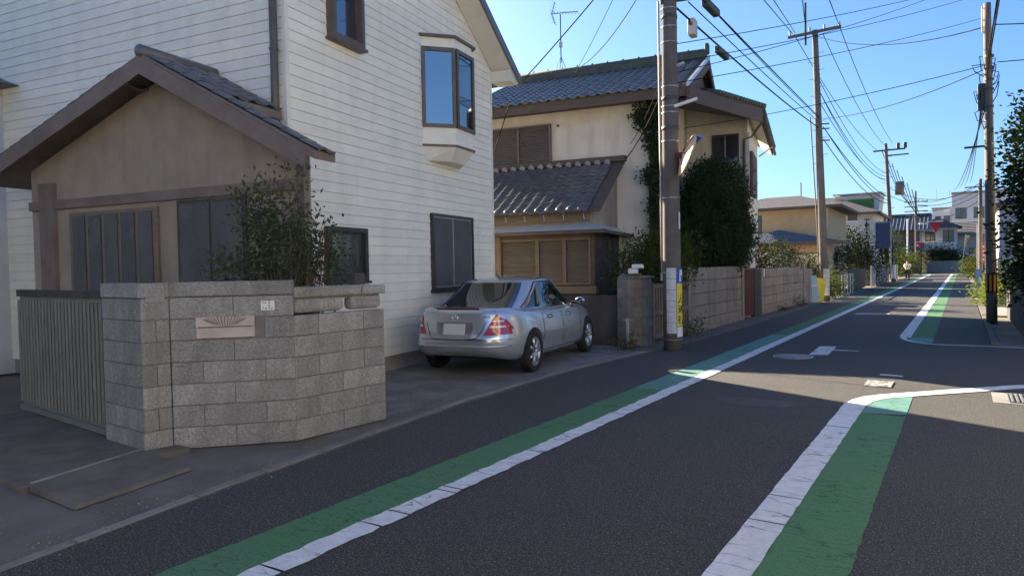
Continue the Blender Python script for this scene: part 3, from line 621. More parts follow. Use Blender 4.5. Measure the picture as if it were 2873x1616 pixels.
# ground-floor extension: side wall, lower roof, tin awning, shuttered bay
EXT = -1.07; fy = -2.25; lz = lambda y: 4.40+.60*y
m = MB(); m.prism([(EXT,0,0),(EXT,fy,0),(EXT,fy,lz(fy)-.06),(EXT,0,lz(0)-.06)], (-.08,0,0)); m.build('side_wall', X['stucco_tan'], h2)
m = MB(); m.mm(LX2,fy,2.35,EXT-.08,fy+.1,3.02); m.build('front_wall', X['wood_tan'], h2)
m = MB(); m.mm(LX2,fy,0,EXT-.08,fy+.1,1.26); m.build('front_wall', X['dark_wall'], h2)
m = MB(); m.prism([(LX2-.2,0,lz(0)),(LX2-.2,-2.46,lz(-2.46)),(LX2-.2,-2.46,lz(-2.46)+.06),(LX2-.2,0,lz(0)+.06)], (-.85-LX2+.2,0,0)); lr = m.build('lower_roof', X['wood_dark'], h2)
tile_field(lr, LX2-.2, 15, -2.52, 11, lambda y: lz(y)+.065, .60, 175)
m = MB(); m.mm(LX2-.2,-.16,4.42,-.80,-.0,4.56); fl = m.build('flashing', X['wood_dark'], lr)
NOS = mat('pale_grey_tile_end', (.26,.26,.26), .6)
for i in range(15):
    q = MB(); q.tube([(LX2-.06+i*tw,-.20,4.40),(LX2-.06+i*tw,-.10,4.43)], .085, 8); q.build('noshi_tile', NOS, fl)
for i in range(15):
    q = MB(); q.tube([(LX2-.11+i*tw,-2.54,lz(-2.54)+.10),(LX2-.11+i*tw,-2.44,lz(-2.44)+.11)], .055, 8); q.build('eave_tile', X['tile'], lr, True)
for i in range(8):
    q = MB(); q.tube([(LX2+.25+i*.5,-2.46,lz(-2.44)-.03),(LX2+.25+i*.5,-2.40,lz(-2.44)-.16)], .010, 5); q.build('gutter_hook', X['tin'], lr)
m = MB(); m.add([(LX2-.1,-2.22,2.70),(EXT-.1,-2.22,2.72),(EXT+.45,-2.95,2.50),(LX2-.1,-2.95,2.50),(EXT+.45,.3,2.44),(EXT+.02,.3,2.66)], [(0,3,2,1),(1,2,4,5)])
aw = m.build('awning', X['tin'], h2, fix=False)
m = MB(); m.mm(LX2-.1,-2.94,2.42,EXT+.44,-2.90,2.49); m.mm(EXT+.40,-2.90,2.42,EXT+.44,.3,2.49); m.build('awning_fascia', X['wood_dark'], aw)
bay2 = None
for a,b in ((-4.9,-3.56),(-3.47,-2.49),(-2.44,-1.80),(-1.75,-1.15)):
    shutter(a+.02,b-.02,1.28,2.30,fy-.02,h2,'shutter','wood_tan',20)
m = MB(); m.mm(-3.56,fy-.16,1.0,-3.42,fy-.01,2.42); m.build('post', X['wood_tan'], h2)
m = MB(); m.mm(-3.42,fy-.20,1.02,-.97,fy-.0,1.20); m.build('sill', X['wood_tan'], h2, bevel=.01)
m = MB(); m.mm(-3.42,fy-.13,2.35,-1.05,fy-.0,2.44); m.build('lintel', X['wood_dark'], h2)
m = MB(); m.mm(EXT,fy+.02,0,EXT+.03,-.02,2.44); m.build('side_panel', X['dark_wall'], h2)
m = MB(); m.mm(EXT-.09,fy-.11,0,EXT+.04,fy+.02,2.44); m.build('post', X['wood_dark'], h2)
m = MB(); m.mm(EXT,-1.15,0,EXT+.06,-1.02,2.44); m.build('post', X['wood_dark'], h2)
# aerial on the ridge
at = thing('television_aerial', 'thin rooftop television aerial standing on the tiled ridge', 'antenna', (-6.61-3.75*.985-3.38*.174, 16.96-3.75*.174+3.38*.985, 8.0), A2)
m = MB(); m.tube([(0,0,.30),(0,0,1.85)], .018, 6); m.build('mast', X['dark_steel'], at)
for k in range(4): m = MB(); m.tube([(0,0,.50),(.20*math.cos(k*1.57+.6),.20*math.sin(k*1.57+.6),.0)], .010, 5); m.build('stay', X['dark_steel'], at)
m = MB(); m.mm(-.045,-.04,.78,.045,.04,.95); m.build('booster_box', X['grey_box'], at)
m = MB(); m.tube([(-.35,.1,1.95),(.62,-.1,1.80)], .013, 6); bm = m.build('boom', X['dark_steel'], at)
for k in range(9): x = -.30+k*.11; m = MB(); m.tube([(x,-.13,1.945-.017*k),(x,.17,1.945-.017*k)], .006, 5); m.build('element', X['dark_steel'], bm)
for s_ in (1,-1):
    m = MB(); m.tube([(-.33,.1,1.95),(-.22,.1,1.95+.36*s_)], .012, 5); rfl = m.build('reflector', X['dark_steel'], at)
    for k in range(4): m = MB(); zz = .08+.085*k; m.tube([(-.33+.11*zz/.36,-.12,1.95+zz*s_),(-.33+.11*zz/.36,.30,1.95+zz*s_)], .005, 5); m.build('element', X['dark_steel'], rfl)

# ============================================================ boundary walls along the road
bd = thing('dark_boundary_wall', 'low dark stained concrete wall between the parked car and the shuttered house', 'wall', (0,0,0))
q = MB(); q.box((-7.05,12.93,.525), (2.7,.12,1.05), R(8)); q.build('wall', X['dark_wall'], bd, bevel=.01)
gp = thing('block_gate_pillar', 'weathered concrete block gate pillar left of the utility pole', 'pillar', (0,0,0))
pw = mat('weathered_dark_block', (.155,.14,.125), .92, (.22,.20,.18), 4, bump=.6, bscale=70, rnd=.12, streak=(.07,.065,.06), streakamt=.6)
def pillar_blocks(a, b, n, parent, th=.38):
    wall_run(a, b, n, parent, th=th, h=.20, L_=.40, m=pw)
pillar_blocks((-5.62,12.72),(-5.36,13.36), 7, gp, .30)
q = MB(); q.box((-5.60,13.12,1.425), (.34,.72,.05), R(-22)); q.build('cap', pw, gp, bevel=.01)
lp = thing('gate_lamp', 'small white broken lamp on top of the block gate pillar', 'lamp', (-5.56,12.95,1.45))
q = MB(); q.mm(-.10,-.10,0,.10,.12,.05); q.build('base', X['dark_steel'], lp)
q = MB(); q.box((-.03,0,.10), (.20,.13,.09), .4, .25); q.build('shade', X['white_plain'], lp, bevel=.015)
q = MB(); q.box((.05,.05,.19), (.22,.14,.08), .1, -.15); q.build('lid', X['white_plain'], lp, bevel=.015)
q = MB(); q.tube([(-.12,-.08,.02),(-.22,-.12,.04),(-.24,-.13,-.06)], .012, 6); q.build('bracket', X['steel'], lp)
pp_ = thing('standpipe', 'thin pale green pipe standing against the gate pillar', 'pipe', (-5.55,12.55,0))
q = MB(); q.tube([(0,0,-.02),(0,0,.62)], .03, 10); q.build('pipe', mat('pale_green_pipe', (.26,.32,.29), .6), pp_, True)
q = MB(); q.tube([(-.09,0,.58),(.07,0,.58)], .016, 6); q.build('tap_handle', X['steel'], pp_)
sg = thing('slatted_gate', 'brown slatted timber gate behind the utility pole', 'gate', (-5.40,13.62,0), R(90))
q = MB(); q.mm(-.12,.016,.12,2.0,.03,1.20); q.build('gap_shade_panel', X['dark_wall'], sg)  # dark sheet added so the gaps between slats look shaded
for i in range(15): q = MB(); q.mm(-.10+i*.14,-.025,.14,-.04+i*.14,.012,1.18); q.build('slat', X['wood_tan'], sg)
for zz in (.12,.62,1.18): q = MB(); q.mm(-.16,-.045,zz,2.0,-.026,zz+.09); q.build('rail', X['old_wood'], sg)
for xx in (-.20,.92,1.98): q = MB(); q.mm(xx,-.04,0,xx+.07,.04,1.30); q.build('post', X['old_wood'], sg)
q = MB(); q.mm(.02,-.05,.60,.14,-.036,.74); q.build('latch', X['dark_steel'], sg)

def panel_wall(name, label, y0, y1, rows, h, x=-5.42, post=True):
    t = thing(name, label, 'wall', (x,y0,0)); L_ = y1-y0; n = max(1, round(L_/4.0)); seg = L_/n
    q = MB(); q.mm(-.13,.02,0,-.05,L_-.02,rows*h); q.build('core', X['mortar'], t)
    for r_ in range(rows):
        for i in range(n):
            q = MB(); q.mm(-.045,i*seg+.006,r_*h+.008,.0,(i+1)*seg-.006,(r_+1)*h-.008); q.build('concrete_panel', X['panelwall'], t, bevel=.006)
    for yy in ((-.0,L_) if post else ()):
        q = MB(); q.mm(-.20,yy-.11,0,.035,yy+.11,rows*h+.02); q.build('post', X['panelwall'], t, bevel=.008)
    q = MB(); q.mm(-.02,.1,0,.05,L_-.1,.12); q.build('footing', X['panelwall'], t, bevel=.02)
    return t
panel_wall('panel_wall', 'brown-stained concrete panel wall just right of the utility pole', 15.75, 20.55, 5, .318)
panel_wall('panel_wall', 'brown-stained concrete panel wall beyond the maroon gate', 22.85, 29.9, 5, .298)
mg = thing('maroon_gate', 'dark maroon steel gate between the two panel walls', 'gate', (-5.46,20.7,0))
q = MB(); q.mm(-.02,0,.08,.02,1.25,1.48); q.build('panel', X['maroon'], mg)
for i in range(12): q = MB(); q.mm(.02,.05+i*.1,.10,.032,.09+i*.1,1.46); q.build('rib', X['maroon'], mg)
q = MB(); q.mm(-.03,0,1.48,.045,1.25,1.53); q.build('top_rail', X['maroon'], mg)
rp_ = thing('gate_post_wall', 'dark weathered end wall standing at the maroon gate', 'wall', (-5.60,22.0,0))
q = MB(); q.mm(-.25,0,0,.18,.72,1.5); q.build('wall', X['dark_wall'], rp_, bevel=.01)
hp = thing('house_number_plate', 'small white plate on the second panel wall near its top', 'name plate', (-5.415,23.15,1.36))
q = MB(); q.mm(0,-.05,-.14,.015,.06,.12); q.build('plate', X['white_plain'], hp, bevel=.004)
ew = thing('concrete_end_pier', 'short grey concrete pier at the end of the panel walls', 'pillar', (-5.3,30.35,0))
q = MB(); q.mm(-.3,0,0,.05,.35,1.42); q.build('pier', X['concrete'], ew, bevel=.01)
# ============================================================ utility poles
def ring_band(parent, r, z, h=.03, m='steel', name='band'):
    q = MB(); q.tube([(0,0,z),(0,0,z+h)], r+.006, 20); return q.build(name, X[m], parent, True)
def arc_plate(r, a0, a1, z0, z1, n=10, th=.004):
    q = MB()
    for rr_, fl in ((r,True),(r+th,False)): q.grid(lambda a,b: (rr_*math.cos(a), rr_*math.sin(a), b), spark(n,a0,a1), [z0,z1], fl)
    return q
def text_mesh(body, size, bold=.0):
    c = bpy.data.curves.new('txt', 'FONT'); c.body = body; c.size = size; c.align_x = 'CENTER'; c.align_y = 'CENTER'; c.resolution_u = 3; c.offset = bold
    o = bpy.data.objects.new('txt', c); col.objects.link(o); dg = bpy.context.evaluated_depsgraph_get(); dg.update()
    me_ = bpy.data.meshes.new_from_object(o.evaluated_get(dg)); bpy.data.objects.remove(o); me_.materials.clear(); return me_
def pole(name, label, loc, H, r0, r1, lean=(0,0), mname='pole'):
    t = thing(name, label, 'utility pole', (*loc,0))
    q = MB(); n = 14; q.tube([(lean[0]*i/n, lean[1]*i/n, H*i/n-.05*(i==0)) for i in range(n+1)], [r0+(r1-r0)*i/n for i in range(n+1)], 24); q.build('shaft', X[mname], t, True)
    return t
P1 = (-4.755,12.91)
p1 = pole('utility_pole', 'thick near concrete utility pole with yellow one-way sign and round mirror', P1, 12.5, .180, .112, (0,0))
rp1 = lambda z: .180-.068*z/12.5
for z_ in (1.50,2.95,4.05,4.60,4.72,5.10,5.95,6.25,6.6): ring_band(p1, rp1(z_)+.004, z_, .022)
for z_ in (4.28,4.85,6.42): ring_band(p1, rp1(z_)+.004, z_, .07, 'dark_steel', 'clamp')
q = MB(); q.tube([(-.195,-.02,1.35),(-.20,-.02,3.0),(-.21,-.02,6.8)], .022, 10); cd = q.build('conduit', mat('pale_pink_conduit', (.55,.46,.42), .6, (.46,.39,.36), 6), p1, True)
q = MB(); q.tube([(-.195,-.02,1.35),(-.195,-.02,1.50)], .034, 10); q.build('collar', X['steel'], cd)
for i in range(6):
    q = arc_plate(.186, R(-104), R(-46), .33+i*.213, .33+i*.213+.205); o = q.build('pole_guard_pad', X['white_wrap'], p1, True)
q = arc_plate(.187, R(-42), R(26), .47, 1.30); ys = q.build('one_way_sign', X['yellow'], p1, True)
q = arc_plate(.187, R(-42), R(26), 1.305, 1.60); bs = q.build('blue_sign', X['blue'], p1, True)
q = arc_plate(.188, R(-42), R(26), .26, .455); q.build('white_sticker', X['white_plain'], p1, True)
def bend_text(body, size, z, parent, m, bold=.002, a=-10):
    me_ = text_mesh(body, size, bold); A_ = R(a)
    for v in me_.vertices:
        an = A_ + v.co.x/.19; v.co = Vector((.1935*math.cos(an), .1935*math.sin(an), z+v.co.y))
    return put('lettering', me_, m, parent)
for ch,z_ in zip('一方通行', (1.19,.99,.79,.58)): bend_text(ch, .185, z_, ys, X['black'], .004)
for a0,a1,z0,z1 in ((-24,-13,1.335,1.50),(-22,26,1.50,1.56),(-24,26,1.46,1.50),(12,24,1.335,1.46)):
    q = arc_plate(.1925, R(a0), R(a1), z0, z1, 5, .002); q.build('marking', X['white_plain'], bs, True)
q = arc_plate(.1925, R(-25), R(-14), 2.35, 2.68, 4); q.build('white_tag', X['white_plain'], p1, True)
# crossarm and line hardware at the top of the frame
q = MB(); q.box((.20,.05,6.78), (.75,.07,.08), R(24), 0, R(-4)); q.build('bracket_arm', X['dark_steel'], p1)
q = MB(); q.box((0,.02,10.9), (1.9,.10,.10), R(0)); q.build('cross_arm', X['dark_steel'], p1)
q = MB(); q.tube([(.16,-.03,5.50),(.30,-.06,5.52)], .03, 8); q.build('insulator', X['grey_box'], p1)
for k in range(9): q = MB(); q.tube([(0,0,7.2+k*.45),((.28 if k%2 else -.28),0,7.2+k*.45)], .009, 5); q.build('step_bolt', X['steel'], p1)
q = MB(); q.box((.33,-.05,4.76), (.45,.09,.05), R(15), 0, R(-14)); q.build('lamp_arm', X['white_plain'], p1, bevel=.01)
# convex mirror fixed to the pole, seen from behind
cm = thing('convex_mirror', 'orange-backed round convex traffic mirror on the near utility pole, edge-on', 'traffic mirror', (-4.38,12.78,3.74), 0)
nm = Vector((.80,.50,-.34)).normalized(); rot = nm.to_track_quat('Z','Y').to_matrix()
def disc(z0, rad, n=28, bulge=.0, rings=5):
    q = MB(); vs_ = [rot @ Vector((rad*k/rings*math.cos(2*math.pi*i/n), rad*k/rings*math.sin(2*math.pi*i/n)*1.0, z0+bulge*(1-(k/rings)**2))) for k in range(rings+1) for i in range(n)]
    fs = [(k*n+i,(k+1)*n+i,(k+1)*n+(i+1)%n,k*n+(i+1)%n) for k in range(rings) for i in range(n)]; return q.add(vs_, fs)
q = disc(-.02, .40, 28, -.07); q.build('housing', X['orange_mirror'], cm, True, fix=False)
q = disc(.01, .385, 28, .06); q.build('mirror_face', mat('mirror_face', (.85,.87,.9), .04, metal=1.0), cm, True, fix=False)
q = MB(); q.tube([rot @ Vector((.40*math.cos(a),.40*math.sin(a),-.005)) for a in spark(29,0,2*math.pi)], .018, 8, False); q.build('rim', X['orange_mirror'], cm, True)
for k in range(6):
    a = k*math.pi/3; q = MB(); q.tube([rot @ Vector((.06*math.cos(a),.06*math.sin(a),-.095)), rot @ Vector((.38*math.cos(a),.38*math.sin(a),-.035))], .011, 5); q.build('rib', X['maroon'], cm)
q = MB(); q.box((-.18,.05,.02), (.34,.07,.11)); q.build('arm', X['maroon'], cm)
hv = rot @ Vector((0,1,0)); 
q = MB(); q.grid(lambda a,b: tuple(rot @ Vector((.42*math.cos(a),.42*math.sin(a),b))), spark(10,R(55),R(125)), [-.01,.16]); 
vv = q.build('visor', mat('blue_visor', (.12,.30,.62), .4), cm, True, fix=False)
# second housing hidden behind
# ---- pole 2
P2 = (-4.91,31.79)
p2 = pole('utility_pole', 'second utility pole along the left kerb, with crossarm on top and pale ground guard', P2, 11.55, .190, .115, (-.35,0))
def lean2(z): return -.35*z/11.55
q = MB(); q.box((-.38,0,11.48), (2.1,.10,.11), 0, 0, R(-1.5)); ca = q.build('cross_arm', X['pole'], p2)
q = MB(); q.box((-.72,0,11.9), (.07,.07,1.8)); q.build('top_rod', X['dark_steel'], p2)
for dx in (-1.35,-.55,.02,.60): q = MB(); q.tube([(dx,0,11.5),(dx,.02,11.72)], [.035,.05], 8); q.build('insulator', X['grey_box'], p2)
for k in range(14): z_ = 5.9+k*.36; q = MB(); q.tube([(lean2(z_),0,z_),(lean2(z_)+(.32 if k%2 else -.32),0,z_)], .012, 5); q.build('step_bolt', X['steel'], p2)
for z_ in (.35,3.2,3.9,4.8,5.6,6.6,7.5,8.3,9.2,9.9,10.6): q = MB(); q.tube([(lean2(z_),0,z_),(lean2(z_),0,z_+.05)], .175-.06*z_/11, 14); q.build('band', X['steel'], p2)
for i in range(6): q = arc_plate(.197, R(-100), R(-20), .25+i*.19, .25+i*.19+.18); q.build('pole_guard_pad', X['white_wrap'], p2, True)
q = MB(); q.tube([(-.22,-.03,.25),(-.28,-.03,3.0),(-.55,-.03,7.9)], .028, 8); q.build('conduit', X['old_wood'], p2, True)
for z_ in (7.35,7.55,6.85): q = MB(); q.box((lean2(z_)+.15,0,z_), (.55,.05,.05), R(20)); q.build('cable_bracket', X['dark_steel'], p2)
# ---- pole 4 with transformer
P4 = (-4.71,63.92)
p4 = pole('utility_pole', 'third utility pole along the left side, carrying a grey transformer can', P4, 11.3, .19, .12, (-.55,0))
q = MB(); q.box((-.3,0,10.75), (2.3,.12,.12)); q.build('cross_arm', X['dark_steel'], p4)
q = MB(); q.box((.3,0,10.3), (1.6,.10,.10)); q.build('cross_arm', X['dark_steel'], p4)
for dx in (.35,.85): q = MB(); q.tube([(dx,0,10.8),(dx,0,11.25)], .13, 8); q.build('cutout', X['dark_steel'], p4)
q = MB(); q.tube([(.45,0,7.05),(.45,0,8.1)], .33, 14); q.build('transformer', X['old_wood'], p4, True)
for k in range(12): z_ = 5.6+k*.42; q = MB(); q.tube([(-.05*z_,0,z_),(-.05*z_+(.4 if k%2 else -.4),0,z_)], .014, 5); q.build('step_bolt', X['dark_steel'], p4)
for i in range(5): q = arc_plate(.20, R(-130), R(-20), .25+i*.22, .25+i*.22+.21); q.build('pole_guard_pad', X['white_wrap'], p4, True)
# ---- pole at the right
P3 = (.65,21.84)
p3 = pole('utility_pole', 'brown wooden-looking utility pole at the right with yellow and black guard', P3, 8.3, .125, .085, (-.12,0), 'old_wood')
q = MB(); q.tube([(-.012,0,.80),(-.018,0,1.28)], .134, 18); gd = q.build('guard', X['black'], p3, True)
for k in range(8):
    a = R(-150+k*40); q = arc_plate(.1375, a, a+R(20), .83, 1.25, 4); o = q.build('stripe', mat('guard_yellow', (.62,.33,.03), .6) if k == 0 else bpy.data.materials['guard_yellow'], gd, True); o.location = (-.015,0,0)
q = MB(); q.box((-.30,0,4.62), (.62,.05,.05)); q.build('bracket_arm', X['dark_steel'], p3)
cr = random.Random(9)
for z_ in (5.6,6.05,6.3,6.6,6.9): 
    q = MB(); q.tube([(-.08-.0,0,z_),(-.08,0,z_+.06)], .115, 12); q.build('band', X['dark_steel'], p3)
q = MB(); q.mm(-.32,-.06,5.55,-.17,.08,6.25); q.build('junction_box', X['dark_steel'], p3, bevel=.02)
for k in range(14):   # loops of slack cable at the junction
    z_ = cr.uniform(5.5,6.9); w_ = cr.uniform(.15,.38); q = MB(); s_ = -1 if k%3 else 1
    q.tube([(-.1+s_*.05,0,z_),(-.1+s_*w_,cr.uniform(-.15,.15),z_+cr.uniform(-.1,.1)),(-.1+s_*w_*.8,cr.uniform(-.1,.1),z_-cr.uniform(.15,.4)),(-.1+s_*.05,0,z_-cr.uniform(.2,.55))], .012, 5); q.build('cable_loop', X['cable'], p3)
q = MB(); q.tube([(-.2,.05,7.6),(-.2,.05,8.25)], .04, 8); q.build('arrester', X['grey_box'], p3)
p6 = pole('utility_pole', 'grey concrete pole beyond the right-hand tree, near the red sign', (1.2,64.3), 7.9, .16, .12, (-.05,0))
q = MB(); q.box((-.4,0,7.3), (1.3,.08,.08)); q.build('cross_arm', X['dark_steel'], p6)
q = MB(); q.tube([(.28,0,0),(.28,0,6.6)], .05, 8); q.build('conduit', X['steel'], p6)
p5 = pole('utility_pole', 'farthest utility pole at the end of the street with triangular stop signs', (-4.9,101.6), 10.6, .17, .11, (-.1,0))
for z_ in (9.2,8.6,8.0): q = MB(); q.box((-.05,0,z_), (2.6,.12,.10)); q.build('cross_arm', X['dark_steel'], p5)
for k in range(6): q = MB(); q.tube([(-1.1+k*.45,0,9.2),(-1.1+k*.45,0,9.5)], .06, 6); q.build('insulator', X['grey_box'], p5)
q = MB(); q.tube([(.3,0,7.2),(-1.2,0,7.6)], .06, 6); q.build('lamp_arm', X['steel'], p5)
pb = thing('slim_post', 'slim white steel post just left of the farthest pole', 'post', (-5.7,98.4,0)); q = MB(); q.tube([(0,0,0),(0,0,6.9)], .09, 10); q.build('post', X['white_plain'], pb)

# ---- cables
def sagline(a, b, sag, n=14): 
    a = Vector(a); b = Vector(b); return [a.lerp(b,i/n) - Vector((0,0,sag*4*(i/n)*(1-i/n))) for i in range(n+1)]
def cable(a, b, sag, r, label, group, n=14):
    CN[label] = CN.get(label,0)+1; k = CN[label]-1
    if '%s' in label: label = label % ('first','second','third','fourth','fifth','sixth','seventh')[k]
    q = MB(); q.tube(sagline(a,b,sag,n), r, 6); o = q.build('overhead_cable', X['cable'], None, True); tag(o, label, 'cable', group); return o
CN = {}
LA = '%s from below of the four low cables strung from near pole to second pole'
GA = 'low cables between the near and second pole'
A0 = (-4.62,12.95,6.62)
cable(A0, (-5.12,31.7,7.40), .10, .020, LA, GA); cable((-4.40,13.0,6.70), (-5.1,31.7,7.62), .05, .012, LA, GA)
cable((-4.25,13.05,6.86), (-5.1,31.7,7.84), .02, .016, LA, GA); cable((-4.23,13.05,6.83), (-5.1,31.7,7.80), .06, .010, LA, GA)
LB = '%s from the left of four high wires dropping to the second pole crossarm'; GB = 'high-voltage wires to the second pole'
for dx,pt_ in ((-6.16,(-4.63,20,9.0)),(-6.05,(-4.37,20,8.94)),(-5.62,(-3.62,20,8.77)),(-4.33,(-2.95,20,8.61))):
    e = Vector((dx,31.79,11.6)); s_ = Vector(pt_); d_ = s_-e; st = e+d_*1.75; cable(tuple(st), tuple(e), .0, .014, LB, GB, 4)
LC = '%s from the top of seven wires running from second to third pole'; GC = 'wires between the second and third pole'
for a,b,s_ in (((-6.1,31.8,11.55),(-5.9,63.9,10.85),.6),((-4.95,31.8,11.35),(-5.0,63.9,10.8),.7),((-4.3,31.8,11.5),(-4.75,63.9,11.3),.5),((-5.3,31.8,9.9),(-5.2,63.9,8.9),.9),((-5.25,31.8,9.3),(-5.2,63.9,8.6),.9),((-5.2,31.8,9.2),(-5.1,63.9,8.4),1.1),((-5.15,31.8,8.6),(-5.0,63.9,8.2),.8)):
    cable(a, b, s_, .016, LC, GC)
LD = '%s from the top of three slack cables leaving the second pole low down'; GD = 'lower cables beyond the second pole'
for a,b,s_ in (((-4.95,31.8,7.42),(-5.0,63.9,6.9),.5),((-4.9,31.8,7.35),(-5.0,63.9,6.6),.6),((-4.95,31.8,6.9),(-4.95,63.9,6.4),.7)): cable(a, b, s_, .020, LD, GD)
LE = '%s from the top of seven far wires between third and last pole'; GE = 'far street wires'
for k in range(7): cable((-4.9+.35*k-.6,63.9,10.7-.55*k), (-5.9+.35*k,101.6,9.4-.5*k), .8, .03, LE, GE)
for z_ in (7.6,7.0): cable((-4.9,63.9,z_),(1.1,64.3,7.4-.1*(7.6-z_)*5), 1.0, .02, '%s from the top of two sagging wires crossing the street beyond the person', 'far crossing wires')
for z_,z2 in ((9.3,8.2),(8.1,7.4),(6.6,6.9)): cable((-4.9,101.6,z_),(1.2,64.3,z2-.6), .6, .03, '%s from the top of three wires slanting from far pole to right-hand grey pole', 'far slanting wires')
cable((-5.3,31.8,11.35),(.60,21.84,7.72), .45, .014, 'horizontal wire sagging from the second pole to the right-hand pole', 'cross-street wires')
cable((-7.4,21.3,6.0),(.55,21.84,6.72), .12, .010, 'thin service wire from the wing roof across to the right-hand pole', 'cross-street wires')
cable((-4.95,31.7,7.75),(.52,21.84,6.62), .25, .012, 'thin wire slanting down from the right-hand pole to the second pole', 'cross-street wires')
cable((.70,21.84,7.72),(9,24,8.0), .3, .014, 'short wire leaving the right-hand pole towards the frame edge', 'cross-street wires')
cable((.75,21.84,6.75),(9,23.4,7.2), .2, .012, 'lower short wire leaving the right-hand pole to the right', 'cross-street wires')
LF = '%s from the top of four thin wires rising right from the near pole'; GF = 'wires rising across the sky'
for z_,y1,z1,x1 in ((5.95,30,11.6,.55),(5.6,30,11.1,.2),(5.4,30,11.4,-.9),(5.2,30,10.3,.6)):
    a = Vector((-4.62,13.0,z_)); b = Vector((x1,y1,z1)); cable(tuple(a), tuple(b), .12, .009, LF, GF)
for k,(x,y,z_) in enumerate(((.42,20.6,8.2),(.36,20.2,8.5),(.5,20.9,8.0))): cable((.52,21.84,6.4+.2*k),(x+.9,y-14,z_+3.6), .1, .016, '%s cable of the black bundle rising from the right-hand pole out of frame', 'bundle above the right-hand pole')
for k in range(4): cable((.52-.03*k,21.84,5.7+.1*k),(-.55+.35*k,64,7.2+.15*k), .5, .014, '%s from below of four cables dropping from right-hand pole to far grey pole', 'bundle below the right-hand pole')
cable((-7.62,12.2,5.62),(-4.9,12.3,7.9), .05, .012, 'service wire from the cream house eave up towards the near pole', 'house service wires')
cable((-9.1,17.2,7.1),(-4.9,12.92,8.9), .15, .008, 'thin service wire from the tiled ridge up to the near pole', 'house service wires')
cable((-8.9,17.1,7.2),(-4.9,12.92,7.7), .3, .011, 'black service wire from the tiled roof up to the near pole, right of the aerial', 'house service wires')
cable((-4.90,12.88,5.05),(-7.3,16.55,4.45), .12, .013, 'dark cable running down from the near pole to the lower tiled roof', 'house service wires')
cable((-4.92,12.90,5.3),(-7.15,16.5,4.8), .10, .008, 'thin cable beside the ivy from the near pole to the house wall', 'house service wires')
cable((-10.05,15.2,5.9),(-10.35,13.9,2.9), .02, .012, 'frayed cable hanging in front of the upper shutters', 'house service wires')
# cable closures
def closure(loc, sz, rz, ry, label, m='dark_steel'):
    t = thing('cable_closure', label, 'cable box', loc, rz); t.rotation_euler = (0,ry,rz)
    q = MB(); q.box((0,0,0), sz); q.build('case', X[m], t, bevel=.03)
    for s_ in (-1,1): q = MB(); q.tube([(0,s_*sz[1]*.5,sz[2]*.1),(0,s_*(sz[1]*.5+.10),sz[2]*.15)], .03, 8); q.build('gland', X['dark_steel'], t)
    return t
closure((-4.64,13.95,6.52), (.15,.30,.34), .1, 0, 'pale grey equipment box hanging under the low cables by the near pole', 'grey_box')
closure((-4.27,14.0,6.86), (.15,.80,.15), 0, 0, 'dark cable closure nearest the near pole at the top of the frame')
closure((-4.69,16.2,6.58), (.14,.75,.15), 0, 0, 'dark cable closure hanging below the first one over the tiled roof')

ring_band(p1, .181, .20, .010)
# ============================================================ silver sedan (x right, y forward; origin mid-wheelbase)
car = thing('parked_car', 'silver four-door saloon car parked beside the cream house, seen from behind', 'car', (-6.775,10.40,.0), R(9.0)); car.scale = (1.07,1.0,1.05)
paint = mat('silver_metallic_paint', (.60,.62,.65), .27, metal=.68, coat=.9, spec=.5)
cglass = mat('car_glass', (.012,.016,.016), .02, spec=1.0, ior=1.7)
chrome = mat('chrome', (.75,.76,.78), .12, metal=1.0)
rubber = mat('tyre_rubber', (.018,.018,.018), .85, bump=.2, bscale=80)
red_l = mat('red_lamp', (.36,.010,.014), .12, coat=1.0)
clear_l = mat('clear_lamp', (.75,.62,.62), .1, coat=1.0)
alloy = mat('alloy_silver', (.52,.53,.54), .35, metal=.8)
plastic = mat('black_trim', (.02,.02,.021), .6)
def lerp_tab(tab, t):
    for (a,x),(b,y) in zip(tab[:-1], tab[1:]):
        if t <= b: return x+(y-x)*((t-a)/(b-a) if b > a else 0)
    return tab[-1][1]
WT = [(0,.74),(.07,.815),(.14,.845),(.30,.862),(.50,.865),(.66,.850),(.82,.828),(.93,.795),(1.0,.735)]
RT = [(0,-2.20),(.06,-2.30),(.12,-2.355),(.25,-2.375),(.40,-2.375),(.455,-2.345),(.50,-2.325),(.80,-2.280),(.955,-2.268),(1.0,-2.225)]
FT = [(0,1.98),(.10,2.08),(.25,2.15),(.45,2.15),(.62,2.12),(.80,2.02),(.93,1.90),(1.0,1.78)]
def ztop(y): return lerp_tab([(-2.45,.955),(-2.25,.985),(-1.9,1.0),(-1.4,.965),(-.5,.945),(.5,.93),(.95,.93),(1.5,.85),(2.0,.74),(2.3,.68)], y)
def zbot(y): return lerp_tab([(-2.45,.36),(-2.0,.27),(-1.6,.20),(1.4,.185),(1.9,.20),(2.3,.24)], y)
def se(a, n):  # rounded-rectangle plan curve
    c, s_ = math.cos(a), math.sin(a); r_ = (abs(c)**n+abs(s_)**n)**(-1/n); return r_*c, r_*s_
def body(a, t, off=0.0, n=6.5):
    cx, cy = se(a, n); w_ = lerp_tab(WT, t); f, r_ = lerp_tab(FT, t), lerp_tab(RT, t)
    y = (cy*f if cy > 0 else -cy*r_*1.0); 
    if cy < 0: y = -abs(cy)*abs(r_)
    x = cx*w_*(1-(.13 if y < 0 else .08)*max(0,(abs(y)-1.45)/.93)**1.6)
    z = zbot(y)+t*(ztop(y)-zbot(y)); l_ = math.hypot(x,y)
    return (x+off*cx, y+off*cy*1.0, z)
NA = 144; As = [2*math.pi*i/NA for i in range(NA+1)]
